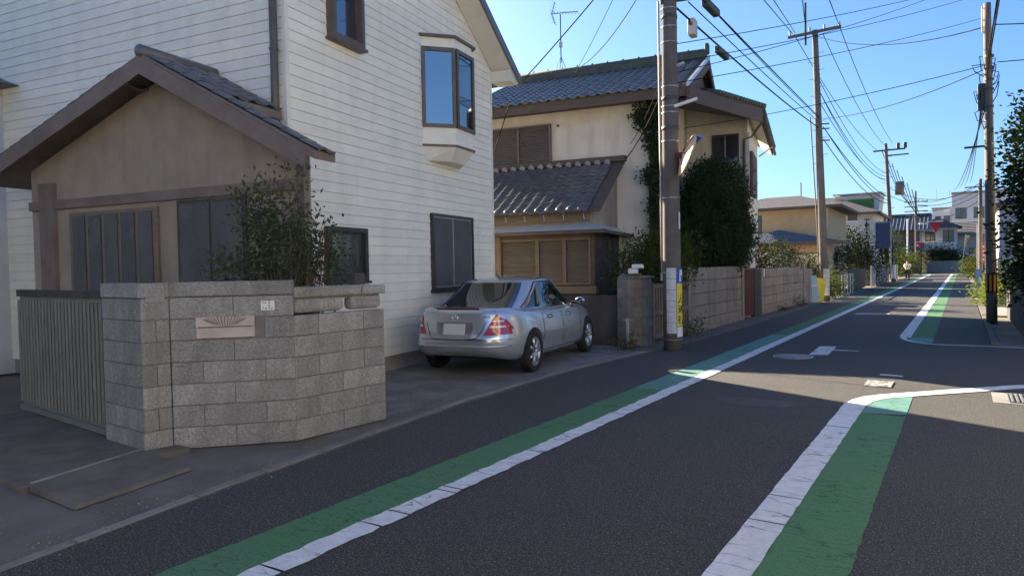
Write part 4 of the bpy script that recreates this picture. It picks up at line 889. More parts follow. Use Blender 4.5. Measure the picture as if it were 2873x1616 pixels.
As = [a + 0.0 for a in As]; Ts = [0,.03,.07,.14,.22,.30,.40,.455,.50,.58,.66,.74,.82,.88,.93,.97,1.0]
q = MB(); q.grid(lambda a,t: body(a,t), As[:-1]+[As[0]], Ts, True)
def deck(a, k):
    x,y,z = body(a,1.0); yc = -.2; f = k; X_, Y_ = x*f, yc+(y-yc)*f
    return (X_, Y_, ztop(Y_)*1.0+(.030*(1-f*f)))
q.grid(deck, As[:-1]+[As[0]], [1.0,.94,.8,.6,.4,.2,.02], True)
q.grid(lambda a,k: (body(a,0)[0]*k, body(a,0)[1]*k, body(a,0)[2]), As[:-1]+[As[0]], [1.0,.02])
me_ = q.mesh('car_body'); b = bmesh.new(); b.from_mesh(me_); bmesh.ops.remove_doubles(b, verts=b.verts, dist=.0008); bmesh.ops.holes_fill(b, edges=b.edges); bmesh.ops.recalc_face_normals(b, faces=b.faces); b.to_mesh(me_); b.free()
bo = put('body', me_, paint, None, True)
cut = MB()
for y in (-1.3575,1.3575):
    for s_ in (-1,1): cut.tube([(s_*.55,y,.315),(s_*1.1,y,.315)], .365, 40)
co = cut.build('cutter', plastic)
bm_ = bo.modifiers.new('arches','BOOLEAN'); bm_.operation = 'DIFFERENCE'; bm_.object = co; bm_.solver = 'EXACT'
dg = bpy.context.evaluated_depsgraph_get(); dg.update(); new = bpy.data.meshes.new_from_object(bo.evaluated_get(dg))
bpy.data.objects.remove(bo); bpy.data.objects.remove(co)
new.materials.clear(); bo = put('body', new, paint, car)
for p in new.polygons: p.use_smooth = True
try:
    new.set_sharp_from_angle(angle=R(38))
except Exception: pass
# dark inner arches
for y in (-1.3575,1.3575):
    q = MB(); q.mm(-.55,y-.36,.22,.55,y+.36,.70); q.build('wheel_housing', plastic, car)
# cabin
BW, TW = .765, .615
def cabin(a, t, off=0.0):
    cx, cy = se(a, 4.6); s_ = t + .18*t*(1-t)          # slight tumblehome curve
    w_ = BW+(TW-BW)*(t**1.25); f = 1.16+(.42-1.16)*s_**.95; r_ = -1.74+(-.92+1.74)*s_**.98
    yc = (f+r_)/2; hl = (f-r_)/2; y = yc+cy*hl; x = cx*w_*(1-.10*(cy if cy > 0 else 0)**2*1.0)
    z = wavg(ztop(max(-1.9,min(1.1,y)))-.02, 1.375+.012*(1-cy*cy), t)
    n_ = Vector((cx, cy*.6, .35)).normalized()
    return (x+off*n_.x, y+off*n_.y, z+off*n_.z)
CT = [0,.05,.1,.2,.3,.4,.5,.6,.7,.8,.9,.96,1.0]
q = MB(); q.grid(lambda a,t: cabin(a,t), As[:-1]+[As[0]], CT, True)
def rooft(a, k):
    x,y,z = cabin(a,1.0); yc = -.24; return (x*k, yc+(y-yc)*k, z+.062*(1-k**2.0))
q.grid(rooft, As[:-1]+[As[0]], [1.0,.95,.88,.75,.5,.25,.02], True)
q.build('cabin', paint, car, True, fix=True)
def cab_patch(name, a0, a1, t0, t1, m, off=.006, na=14, nt_=8, shape=None, parent=car, smooth=True):
    q = MB()
    def fn(u_, v_):
        lo, hi = (shape(u_) if shape else (t0,t1)); return cabin(a0+(a1-a0)*u_, lo+(hi-lo)*v_, off)
    q.grid(fn, spark(na,0,1), spark(nt_,0,1), True); return q.build(name, m, parent, smooth, fix=False)
rw = cab_patch('rear_window', R(-129), R(-51), .07, .92, cglass, .012, 27)
# rear-window edge trim and wiper-less top
cab_patch('windscreen', R(51), R(129), .05, .93, cglass, .012, 27)
for side in (0,1):
    def ang(deg): return R(deg) if side == 0 else R(180-deg)
    for (d0,d1,kind_) in ((-41,-8,'rear'),(-5.5,34,'front')):
        def shp(u_, d0=d0, d1=d1, kind_=kind_):
            dd = d0+(d1-d0)*u_
            if kind_ == 'rear': hi = .90 if u_ > .45 else .22+.68*math.sin(math.pi/2*min(1,u_/.45))
            else: hi = .90 if u_ < .38 else .90-.80*((u_-.38)/.62)**1.15
            return (.07, hi)
        w_ = cab_patch('side_window', ang(d0), ang(d1), 0, 0, cglass, .011, 24, 10, shp)
        # chrome line under the glass
    q = MB(); q.tube([cabin(ang(-43+81*i/16), .045, .010) for i in range(17)], .010, 6); q.build('belt_trim', chrome, car)
    q = MB(); q.tube([cabin(ang(-44), .05, .008)]+[cabin(ang(-44+8*i/6), .05+.86*i/6, .008) for i in range(1,7)]+[cabin(ang(-30+46*i/10), .935, .008) for i in range(11)]+[cabin(ang(17+20*i/6), .93-.86*(i/6), .008) for i in range(7)], .009, 6)
    q.build('window_seal', plastic, car)
# number of body details on the rear face: angle window -90 deg is straight back
def bpatch(name, f_ang, a0, a1, t0, t1, m, off=.006, na=12, nt_=6, parent=car):
    q = MB(); q.grid(lambda u_,v_: body(*f_ang(u_,v_), off), spark(na,0,1), spark(nt_,0,1), True); return q.build(name, m, parent, True, fix=False)
def xz_to_body(x, z, off=0.0):
    """a point of the rear face above (x,z), found on the body surface"""
    best = None; t = 0.5
    lo_a, hi_a = R(-90), (R(-2) if x > 0 else R(-178)); 
    for _ in range(3):
        lo, hi = R(-90), hi_a
        for _ in range(26):
            mid = (lo+hi)/2; px = body(mid,t)[0]
            if (px < x) == (x > 0): lo = mid
            else: hi = mid
        a = (lo+hi)/2; y = body(a,t)[1]; t = (z-zbot(y))/(ztop(y)-zbot(y)); t = max(0,min(1,t))
    p = body(a,t,0); n_ = Vector((p[0]*.25, -1, .12)).normalized() if abs(x) < .7 else Vector((math.copysign(.6,x), -.8, .1)).normalized()
    return tuple(Vector(p)+n_*off)
def rear_poly(name, pts, m, off, parent, sub=8):
    """quad patch on the rear face from four (x,z) corners"""
    q = MB(); (a,b,c,d) = pts
    q.grid(lambda u_,v_: xz_to_body(wavg(wavg(a[0],b[0],u_),wavg(d[0],c[0],u_),v_), wavg(wavg(a[1],b[1],u_),wavg(d[1],c[1],u_),v_), off), spark(sub,0,1), spark(sub,0,1)); return q.build(name, m, parent, True, fix=True)
for s_ in (1,-1):
    tlm = rear_poly('tail_lamp', [(s_*.46,.635),(s_*.765,.635),(s_*.73,.80),(s_*.60,.925)], red_l, .010, car, 9)
    rear_poly('clear_strip', [(s_*.53,.735),(s_*.73,.735),(s_*.72,.760),(s_*.545,.760)], clear_l, .014, tlm, 5)
    rear_poly('clear_strip', [(s_*.565,.815),(s_*.69,.815),(s_*.68,.835),(s_*.575,.835)], clear_l, .014, tlm, 5)
    # lamp returning onto the flank
    q = MB(); q.grid(lambda u_,v_: (body(R(-90+s_*(44.5+3.5*u_)), .60+v_*(.22-.20*u_), .010)), spark(6,0,1), spark(5,0,1)); q.build('lamp_return', red_l, tlm, True)
# boot lid seam, bumper seam, plate recess and plate
seam = [(-.58,.965),(-.47,.80),(-.42,.68),(-.36,.585),(-.20,.565),(0,.56),(.20,.565),(.36,.585),(.42,.68),(.47,.80),(.58,.965)]
q = MB(); q.tube([xz_to_body(x,min(z_,.96),.002) for x,z_ in seam], .006, 5); q.build('boot_seam', plastic, car)
q = MB(); q.tube([xz_to_body(-.76+1.52*i/20,.565,.001) for i in range(21)], .005, 5); q.build('bumper_seam', plastic, car)
for zz in (.47,): q = MB(); q.tube([xz_to_body(-.76+1.52*i/20,zz,.004) for i in range(21)], .012, 6); q.build('bumper_strip', paint, car, True)
rear_poly('plate_recess', [(-.27,.60),(.27,.60),(.29,.80),(-.29,.80)], mat('recess_paint', (.30,.31,.33), .35, metal=.6), .004, car)
q = MB(); q.box((0,-2.325,.705), (.345,.012,.17), 0, R(-10)); q.build('number_plate', mat('blank_plate', (.60,.62,.62), .5), car, bevel=.004)
rear_poly('handle_bar', [(-.30,.80),(.30,.80),(.30,.835),(-.30,.835)], paint, .022, car)
q = MB(); q.tube([xz_to_body(.042*math.cos(a),.875+.042*math.sin(a),.016) for a in spark(17,0,2*math.pi)], .004, 6); em = q.build('emblem', chrome, car)
q = MB()
for a in (90,210,330): q.tube([xz_to_body(0,.875,.018), xz_to_body(.040*math.cos(R(a)),.875+.040*math.sin(R(a)),.016)], .0045, 5)
q.build('emblem_star', chrome, em)
q = MB(); q.tube([(-.34+.68*i/8,-2.20-.012*math.sin(math.pi*i/8),1.0) for i in range(9)], .012, 6); q.build('brake_light', mat('dark_red_lens', (.10,.01,.012), .2), car)
q = MB(); q.tube([(0,-.70,1.435),(0,-.84,1.50)], .007, 6); q.build('aerial', plastic, car)
for i in range(5): q = MB(); q.box(xz_to_body(.40+i*.03,.885,.006), (.017,.006,.028)); q.build('badge', chrome, car)
# flanks: side moulding, door seams, handles, sills
for s_ in (1,-1):
    def sx(y, t, o=.004, s_=s_):
        g_ = y/(lerp_tab(FT,t) if y > 0 else -lerp_tab(RT,t)); a = math.atan(g_/(1-abs(g_)**6.5)**(1/6.5)); p = body(a if s_ > 0 else math.pi-a, t)
        return (p[0]+s_*o, p[1], p[2])
    q = MB(); q.grid(lambda y,t: sx(y,t,.012), spark(24,-.93,.93), [.43,.45,.50,.52]); q.build('side_moulding', paint, car, True)
    q = MB(); q.tube([sx(-.93+1.86*i/20,.52,.012) for i in range(21)], .006, 5); q.build('moulding_trim', chrome, car)
    q = MB(); q.tube([sx(-.95+1.9*i/20,.13,.003) for i in range(21)], .006, 5); q.build('sill_seam', plastic, car)
    for yy in (-.93,-.04,.90):
        q = MB(); q.tube([sx(yy - (.12*math.sin(math.pi*max(0,(.55-t))) if yy < -.5 else 0), t, .002) for t in (.13,.25,.4,.55,.7,.85,.96)], .005, 5); q.build('door_seam', plastic, car)
    for yy in (-.72,.18):
        q = MB(); q.tube([sx(yy,.80,.014), sx(yy+.06,.805,.034), sx(yy+.16,.805,.034), sx(yy+.21,.80,.014)], .014, 8); hd = q.build('door_handle', paint, car, True)
        q = MB(); q.grid(lambda a,b: sx(a,b,.004), [yy-.0,yy+.1,yy+.21], [.765,.80,.84]); q.build('handle_cup', plastic, hd, True)
    q = MB(); q.sphere((s_*.905,.74,.985), (.085,.05,.062), 14, 8); mr = q.build('door_mirror', paint, car, True)
    q = MB(); q.sphere((s_*.905,.695,.985), (.070,.012,.050), 14, 8); q.build('mirror_glass', cglass, mr, True)
    q = MB(); q.box((s_*.81,.77,.95), (.14,.06,.05)); q.build('mirror_stalk', plastic, mr, bevel=.01)
    # wheels: tyre, rim, spokes
    for y in (-1.3575,1.3575):
        wh = MB(); prof = [(.70,.19),(.70,.27),(.71,.305),(.735,.316),(.84,.316),(.865,.303),(.872,.27),(.868,.225),(.85,.215)]
        n = 40; vs_ = [(s_*px,y+pr_*math.cos(2*math.pi*i/n),.316+pr_*math.sin(2*math.pi*i/n)) for px,pr_ in prof for i in range(n)]
        wh.add(vs_, [(k*n+i,(k+1)*n+i,(k+1)*n+(i+1)%n,k*n+(i+1)%n) for k in range(len(prof)-1) for i in range(n)]); ty = wh.build('wheel', rubber, car, True)
        rm = MB(); prof = [(.852,.222),(.862,.216),(.845,.200),(.80,.195),(.79,.03),(.79,.0)]
        vs_ = [(s_*px,y+pr_*math.cos(2*math.pi*i/n),.316+pr_*math.sin(2*math.pi*i/n)) for px,pr_ in prof[:4] for i in range(n)]
        rm.add(vs_, [(k*n+i,(k+1)*n+i,(k+1)*n+(i+1)%n,k*n+(i+1)%n) for k in range(3) for i in range(n)]); rm.build('rim', alloy, ty, True)
        dk = MB(); dk.tube([(s_*.74,y,.316),(s_*.775,y,.316)], .196, 28); dk.build('brake_disc', plastic, ty)
        for k in range(7):
            a = 2*math.pi*k/7; sp = MB(); c_, s2 = math.cos(a), math.sin(a); p0 = Vector((s_*.838,y+.03*c_,.316+.03*s2)); p1_ = Vector((s_*.842,y+.203*c_,.316+.203*s2))
            sp.tube([p0,(p0+p1_)/2+Vector((s_*.008,0,0)),p1_], [.030,.022,.030], 6); sp.build('spoke', alloy, ty, True)
        hb = MB(); hb.tube([(s_*.80,y,.316),(s_*.850,y,.316)], .034, 14); hb.build('hub_cap', chrome, ty)
# seats and shelf seen through the glass are dark
q = MB(); q.mm(-.60,-1.35,.80,.60,.55,.95); q.build('interior', plastic, car)
# ============================================================ vegetation
def leaves(blobs, n, size, rng, hollow=.55, aspect=.5, up=.0, spread=2.6):
    """blobs: (centre, radii); leaf-sized folded rhombs gathered in clumps through each blob"""
    q = MB(); tot = sum(r[0]*r[1]+r[1]*r[2]+r[0]*r[2] for _,r in blobs)
    for c,r in blobs:
        k = int(n*(r[0]*r[1]+r[1]*r[2]+r[0]*r[2])/tot); nc = max(6, k//26); clumps = []
        for _ in range(nc):
            while True:
                d_ = Vector((rng.gauss(0,1),rng.gauss(0,1),rng.gauss(0,1)))
                if d_.length > .1: break
            d_.normalize(); rad = hollow+(1-hollow)*rng.random()**.5; rad *= 1+rng.uniform(-.10,.10)
            clumps.append((Vector((c[0]+d_.x*r[0]*rad, c[1]+d_.y*r[1]*rad, c[2]+d_.z*r[2]*rad)), d_))
        for i in range(k):
            cc, d_ = clumps[rng.randrange(nc)]; sp = size*spread
            p = cc + Vector((rng.gauss(0,sp),rng.gauss(0,sp),rng.gauss(0,sp*.8)))
            ax = (d_*1.0 + Vector((rng.gauss(0,.7),rng.gauss(0,.7),rng.gauss(0,.5)+up))).normalized()
            si = ax.cross(Vector((rng.gauss(0,1),rng.gauss(0,1),rng.gauss(0,1)))).normalized(); no = ax.cross(si)
            s_ = size*rng.uniform(.6,1.3); w_ = s_*aspect
            q.add([p, p+ax*s_*.5+si*w_*.5+no*s_*.12, p+ax*s_, p+ax*s_*.5-si*w_*.5+no*s_*.12], [(0,1,2),(0,2,3)])
    return q
def stems(base, blobs, r, rng, m, parent, name='trunk', n=5):
    q = MB(); b = Vector(base)
    for c,rad in blobs:
        c = Vector(c)
        for _ in range(n):
            e = c + Vector((rng.gauss(0,.45)*rad[0],rng.gauss(0,.45)*rad[1],rng.uniform(-.3,.7)*rad[2])); mid = b.lerp(e,.5)+Vector((rng.gauss(0,.06),rng.gauss(0,.06),0))
            q.tube([b+Vector((rng.gauss(0,r*.5),rng.gauss(0,r*.5),0)), mid, e], [r, r*.6, r*.2], 6)
    return q.build(name, m, parent, True)
def plant(name, label, cat, base, blobs, n, size, m, seed, trunk_r=.03, hollow=.55, aspect=.5, group=None, nst=5, spread=2.6):
    rng = random.Random(seed); t = thing(name, label, cat, base, 0, group); bl = [((c[0]-base[0],c[1]-base[1],c[2]-base[2]),r) for c,r in blobs]
    stems((0,0,0), bl, trunk_r, rng, X['bark'], t, 'trunk', nst)
    if hollow >= .5:
        for c,r in bl:
            q = MB(); q.sphere(c, tuple(a*hollow*.86 for a in r), 14, 9); q.v = [tuple(Vector(c)+(Vector(v)-Vector(c))*rng.uniform(.86,1.06)) for v in q.v]; q.build('inner_foliage', X[m], t)
    leaves(bl, n, size, rng, hollow, aspect, 0, spread).build('crown', X[m], t, fix=False); return t
plant('clipped_evergreen', 'big dark rounded evergreen in front of the stucco house wing', 'tree', (-6.2,20.25,0),
      [((-6.22,20.25,2.75),(.98,.9,1.55)),((-6.12,20.25,3.75),(.86,.8,.95)),((-6.05,20.2,2.45),(.98,.85,1.0))], 42000, .075, 'leaf_dark', 1, .06, .84, .6, None, 5, 1.7)
plant('olive_shrub', 'olive green shrub behind the slatted gate and utility pole', 'shrub', (-5.95,14.55,0),
      [((-5.85,14.5,1.75),(.62,.5,.55)),((-6.15,14.5,1.35),(.5,.45,.6)),((-5.55,14.6,1.95),(.4,.4,.45)),((-5.3,14.9,1.8),(.3,.35,.5))], 8000, .075, 'leaf_olive', 2, .025, .5)
iv = thing('climbing_ivy', 'ivy climbing the corner of the stucco house beside the pole', 'ivy', (-6.75,16.7,0))
rng = random.Random(3); bl = []
for i in range(16):
    z_ = 1.6+i*.27; wd_ = .26+.10*math.sin(i*.9); bl.append(((rng.uniform(.18,.34)-(.18 if i > 11 else 0),.06,z_),(wd_*(.55 if i < 12 else 1.0),.12,.26)))
bl += [((-.20,.08,5.45),(.20,.10,.18)),((-.02,.08,4.0),(.14,.1,.2))]
leaves(bl, 9500, .075, rng, .4, .75, 0, 1.2).build('foliage', X['leaf_dark'], iv, fix=False)
q = MB(); q.tube([(0,.2,0),(.05,.16,1.5),(-.05,.18,3.2),(.02,.16,5.6)], [.05,.045,.03,.012], 7); q.build('stem', X['bark'], iv)
# shrub inside the block wall
plant('broadleaf_shrub', 'tall thin-leaved shrub growing behind the block wall at the cream house', 'shrub', (-6.15,4.85,0),
      [((-6.2,4.85,1.95),(.42,.26,.45)),((-5.85,4.95,1.70),(.28,.26,.40)),((-6.5,4.80,2.25),(.28,.2,.38)),((-6.0,4.9,2.40),(.12,.12,.38)),((-6.55,4.65,1.65),(.35,.22,.3)),((-5.75,5.0,1.95),(.12,.12,.3))], 4000, .062, 'leaf_shrub', 4, .013, .10, .45, None, 16, 1.8)
# trees at the right
plant('broadleaf_evergreen', 'dark evergreen tree overhanging the low wall at the right edge', 'tree', (2.6,19.6,0),
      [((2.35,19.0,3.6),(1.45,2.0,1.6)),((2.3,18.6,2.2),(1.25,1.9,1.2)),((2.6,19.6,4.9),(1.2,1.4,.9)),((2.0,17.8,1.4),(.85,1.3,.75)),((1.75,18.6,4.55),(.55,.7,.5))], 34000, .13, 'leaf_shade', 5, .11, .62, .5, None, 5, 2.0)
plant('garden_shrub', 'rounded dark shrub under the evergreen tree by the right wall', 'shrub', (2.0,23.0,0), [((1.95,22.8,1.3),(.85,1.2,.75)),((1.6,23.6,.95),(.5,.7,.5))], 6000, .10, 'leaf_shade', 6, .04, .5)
plant('sunlit_weeds', 'sunlit clump of pale green weeds beside the right-hand pole', 'plant', (.86,31.0,0), [((.80,30.4,.28),(.30,1.0,.30)),((1.0,31.8,.4),(.4,1.0,.42)),((1.35,30.3,.35),(.3,.7,.36))], 3800, .10, 'leaf_grass', 7, .012, .1, .4)
# garden plants along the left side, further off
for k,(nm_,lb,b_,bl,n,sz,mm_) in enumerate((
 ('garden_shrub','dark shrub showing over the wall at the maroon gate',(-6.4,25.2,0),[((-6.4,25.2,1.75),(.55,.6,.5))],2500,.09,'leaf_shade'),
 ('garden_shrub','round dark shrub over the second panel wall',(-6.15,28.6,0),[((-6.15,28.6,1.9),(.62,.62,.62))],3200,.09,'leaf_shade'),
 ('low_shrub','low green shrub left of the second utility pole',(-5.9,32.4,0),[((-5.9,32.4,1.3),(.75,.7,.5))],2600,.10,'leaf_shade'),
 ('garden_plants','leafy yellow-green plants at the foot of the second pole',(-5.3,33.6,0),[((-5.2,33.6,.6),(.35,.8,.5)),((-5.5,35.2,.5),(.4,1.0,.45))],2600,.13,'leaf_olive'),
 ('dark_round_shrub','near-black rounded shrub in front of the pale house',(-6.4,44.5,0),[((-6.4,44.5,1.7),(.85,.85,.85))],2600,.13,'leaf_dark'),
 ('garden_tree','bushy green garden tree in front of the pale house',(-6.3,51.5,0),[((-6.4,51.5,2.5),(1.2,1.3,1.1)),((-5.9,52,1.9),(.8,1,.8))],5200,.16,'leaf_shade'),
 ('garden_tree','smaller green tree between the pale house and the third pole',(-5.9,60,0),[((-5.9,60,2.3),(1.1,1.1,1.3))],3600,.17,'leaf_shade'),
 ('wall_climber','green climber spilling over the pink garden fence',(-5.15,53.3,0),[((-5.1,53.3,.9),(.3,.5,.8))],1500,.12,'leaf_mid'),
 ('garden_tree','dark tree just behind the third utility pole',(-6.4,72,0),[((-6.3,72,2.4),(1.3,1.6,1.9)),((-5.8,74,1.5),(.9,1.2,1.2))],4200,.20,'leaf_dark'),
 ('clipped_hedge','sunlit clipped hedge beside the walking person',(-5.6,86,0),[((-5.5,86,1.2),(.9,4,1.1))],3600,.24,'leaf_olive'),
 ('far_shrub','small yellowish shrub by the red sign at the far right',(1.0,74,0),[((.9,74,.9),(.8,1.2,.8))],1600,.20,'leaf_olive'),
 ('far_garden_tree','dark garden shrubs above the far retaining wall',(-2.6,113,0),[((-3.0,112.4,2.4),(1.3,1.0,.9)),((-1.5,112.4,2.2),(1.1,1,.7)),((-.6,112.4,2.0),(.9,1,.6))],3200,.26,'leaf_dark'),
 ('weed_tuft','weeds growing at the foot of the near utility pole',(-5.15,15.3,0),[((-5.2,15.45,.2),(.12,.16,.22))],450,.05,'leaf_olive'),
 ('weed_tuft','weeds at the foot of the block gate pillar',(-5.6,12.5,0),[((-5.55,12.5,.10),(.22,.16,.12))],450,.05,'leaf_olive'),
 ('weed_tuft','dry weeds along the base of the second panel wall',(-5.33,28.5,0),[((-5.30,28.0,.06),(.06,.9,.08)),((-5.3,25.0,.05),(.06,.6,.06))],600,.06,'leaf_olive'),
)): plant(nm_, lb, 'plant' if 'weed' in nm_ or 'plants' in nm_ else ('tree' if 'tree' in nm_ else 'shrub'), b_, bl, n, sz, mm_, 20+k, .03, .45)
db = thing('bare_shrub', 'bare pale twiggy shrub in front of the tan house', 'shrub', (-6.0,31.0,0)); q = MB(); rng = random.Random(8)
for k in range(46): 
    b_ = Vector((rng.gauss(0,.15),rng.gauss(0,.15),1.0)); e = b_+Vector((rng.gauss(0,.35),rng.gauss(0,.3),rng.uniform(.5,1.1))); q.tube([b_,b_.lerp(e,.5)+Vector((rng.gauss(0,.05),0,0)),e], [.02,.014,.006], 5)
q.tube([(0,0,0),(0,0,1.1)], .05, 6); q.build('branches', mat('pale_twig', (.34,.27,.20), .85), db)
# ============================================================ houses further down the street
def bwin(parent, face, a0, a1, z0, z1, at_, frame='dark_frame', glass='dim_glass', n=2, dep=.06):
    """face 'y': plane y=at_ (towards the viewer), a=x range; face 'x': plane x=at_ (towards the road), a=y range"""
    f = MB(); g_ = []
    def bx(p0,p1,c0,c1,d0,d1):
        q = MB()
        if face == 'y': q.mm(p0,at_-d1,c0,p1,at_-d0,c1)
        else: q.mm(at_+d0,p0,c0,at_+d1,p1,c1)
        return q
    o = bx(a0,a1,z0,z1,0,dep*.5).build('window', X[frame], parent)
    w_ = (a1-a0)/n
    for i in range(n): bx(a0+i*w_+.05,a0+(i+1)*w_-.05,z0+.06,z1-.06,dep*.5,dep*.5+.01).build('pane', X[glass], o)
    bx(a0-.04,a1+.04,z0-.06,z0,0,dep+.04).build('sill', X[frame], o); return o
tan = mat('tan_render', (.50,.37,.22), .9, (.44,.32,.19), 2, bump=.2)
slate = mat('dark_slate_roof', (.075,.07,.075), .7, (.10,.095,.10), 4, bump=.3, bscale=20)
blue_slate = mat('blue_grey_slate_roof', (.06,.075,.115), .7, (.08,.095,.135), 4, bump=.3, bscale=20)
# tan house
yh = thing('tan_house', 'tan two-storey house with blue-grey porch roof behind the second pole', 'house', (-6.3,42,0))
m = MB(); m.mm(-5.6,.0,0,.0,7,4.95); m.build('wall', tan, yh)
m = MB(); m.add([(-6.4,-.75,4.85),(.78,-.75,4.85),(.78,8,4.85),(-6.4,8,4.85),(-4.0,2.6,5.75),(-2.0,2.6,5.75),(-2.0,4.4,5.75),(-4.0,4.4,5.75)], [(0,1,5,4),(1,2,6,5),(2,3,7,6),(3,0,4,7),(4,5,6,7)]); r_ = m.build('roof', slate, yh)
m = MB(); m.mm(-6.4,-.76,4.72,.78,-.70,4.86); m.mm(.72,-.70,4.72,.785,8,4.86); m.mm(-6.4,-.70,4.74,.72,-.02,4.78); m.mm(.02,-.02,4.74,.72,8,4.78); m.build('eave', X['wood_dark'], r_)
m = MB(); m.add([(-5.6,-2.4,2.80),(1.0,-2.4,2.80),(1.0,1.2,2.80),(-2.46,-1.0,3.55),(-2.46,.1,3.55),(-5.6,.1,2.9)], [(0,1,3),(1,2,4,3),(0,3,4,5)]); pr_ = m.build('porch_roof', blue_slate, yh, fix=False)
m = MB(); m.mm(-5.6,-2.41,2.62,1.0,-2.35,2.81); m.mm(.95,-2.35,2.62,1.01,1.2,2.81); m.mm(-5.6,-2.35,2.68,.95,-.02,2.72); m.build('eave', X['wood_dark'], pr_)
m = MB(); m.mm(-5.5,-1.6,0,.22,.0,2.64); m.build('porch_wall', tan, yh)
bwin(yh,'y',-4.2,-3.62,3.5,4.5,0,'dark_frame','dim_glass',1); bwin(yh,'y',-1.5,-.1,.9,2.2,-1.6,'dark_frame','dim_glass',2)
m = MB(); m.tube([(-2.0,3,5.7),(-2.0,3,6.6)], .06, 6); m.build('vent_pipe', X['steel'], yh)
bs_ = thing('grey_steel_shed', 'white panel garden shed between two dark shrubs behind the wall', 'shed', (-6.9,30.4,0)); m = MB(); m.mm(-.8,0,0,.5,1.2,2.05); m.build('shed_wall', X['tin'], bs_); m = MB(); m.mm(-.9,-.08,2.05,.6,1.3,2.12); m.build('roof', X['grey_box'], bs_)
# pale house with lettering
wh_ = thing('pale_house', 'pale grey rendered house with dark roof and a cable bracket past the tan house', 'house', (-5.4,56,0))
pale = mat('pale_render', (.62,.60,.55), .9, (.56,.54,.50), 1.5, bump=.2)
m = MB(); m.mm(-7,0,0,0,8,5.3); m.build('wall', pale, wh_)
m = MB(); m.add([(-8,-.6,5.25),(.5,-.6,5.25),(.5,8.6,5.25),(-8,8.6,5.25),(-3.6,3.2,6.75),(-3.0,3.2,6.75),(-3.0,5,6.75),(-3.6,5,6.75)], [(0,1,5,4),(1,2,6,5),(2,3,7,6),(3,0,4,7),(4,5,6,7)]); r_ = m.build('roof', slate, wh_)
m = MB(); m.mm(-8,-.6,5.10,.5,-.54,5.26); m.mm(.44,-.54,5.10,.5,8.6,5.26); m.build('eave', X['wood_dark'], r_)
m = MB(); m.prism([(-2.9,2.5,5.6),(.1,2.5,5.5),(.25,2.5,6.9),(-2.9,2.5,6.7)], (0,3,0)); dm = m.build('dormer', pale, wh_); m = MB(); m.mm(-3,2.2,6.82,.35,5.7,6.9); m.build('dormer_roof', X['tin'], dm); m = MB(); m.mm(-2.0,2.44,5.75,-.2,2.5,6.45); m.build('green_panel', mat('green_panel', (.10,.20,.05), .7), dm)
bwin(wh_,'y',-2.5,-.98,4.65,5.2,0,'white_plain','dim_glass',2)
for zz,w_ in ((4.72,.34),(4.0,.42),(3.55,.36),(3.05,.26)): q = MB(); q.mm(-.42-w_/2,-.10,zz,-.42+w_/2,-.005,zz+.06); q.build('service_bracket', X['dark_steel'], wh_)
q = MB(); q.tube([(-.42+.10*math.cos(a),-.08,4.33+.12*math.sin(a)) for a in spark(17,0,2*math.pi)], .035, 6, False); q.build('cable_coil', X['cable'], wh_)
q = MB(); q.tube([(-.42,-.06,4.75),(-.44,-.05,4.3),(-.42,-.05,3.0)], .025, 6); q.build('service_cable', X['cable'], wh_)
q = MB(); q.mm(-.52,-.12,3.12,-.32,-.005,3.5); q.build('meter_box', X['grey_box'], wh_)
m = MB(); m.mm(.0,1.5,2.6,.9,1.56,4.5); m.build('side_screen', X['blue'] if False else mat('dusty_blue_sheet', (.09,.10,.17), .7), wh_)
m = MB(); m.tube([(.02,1.4,4.55),(.95,1.4,4.55),(1.0,1.4,4.3),(1.0,1.4,.3)], .05, 6); m.build('pipe_frame', X['steel'], wh_)
bwin(wh_,'x',3,4.4,2.9,4.2,0,'dark_frame','dim_glass',2)
# fences on the left between the second and third pole
def fence(name, label, x, y0, y1, h, m_, n, mm_rail='steel', gap=.12):
    t = thing(name, label, 'fence', (x,y0,0)); L_ = (y1-y0)/n
    for i in range(n): q = MB(); q.mm(-.02,i*L_+.01,.08,.02,(i+1)*L_-.01-gap*.2,h); q.build('board', m_, t)
    for i in range(0,n+1,max(1,n//3)): q = MB(); q.tube([(0.05,min(i*L_,y1-y0-.03),0),(.05,min(i*L_,y1-y0-.03),h+.1)], .035, 6); q.build('post', X[mm_rail], t)
    return t
mesh_t = thing('pipe_fence', 'low grey pipe fence beside the leafy plants', 'fence', (-4.95,34,0))
for z_ in (.55,1.0): q = MB(); q.tube([(0,0,z_),(0,7,z_)], .022, 6); q.build('rail', X['steel'], mesh_t)
for i in range(8): q = MB(); q.tube([(0,i,0),(0,i,1.05)], .025, 6); q.build('post', X['steel'], mesh_t)
dg_ = thing('dark_garden_fence', 'dark green garden fence beyond the leafy plants', 'fence', (-5.2,41,0))
for i in range(16): q = MB(); q.mm(-.02,i*.5+.02,.05,.02,i*.5+.46,1.25); q.build('board', mat('dark_green_board',(.03,.045,.035),.7) if i == 0 else bpy.data.materials['dark_green_board'], dg_)
pinkm = mat('dusty_pink_board', (.52,.40,.37), .8, (.46,.35,.33), 3)
fence('pink_fence', 'dusty pink panel fence under the pale house', -5.0, 50, 57.5, 1.32, pinkm, 9)
fence('brown_board_fence', 'brown timber board fence before the third pole', -4.98, 58, 62.5, 1.25, X['old_wood'], 16)
fence('stone_coloured_fence', 'pale stone-coloured fence beyond the third pole', -5.0, 65.5, 72, 1.25, X['concrete'], 10)
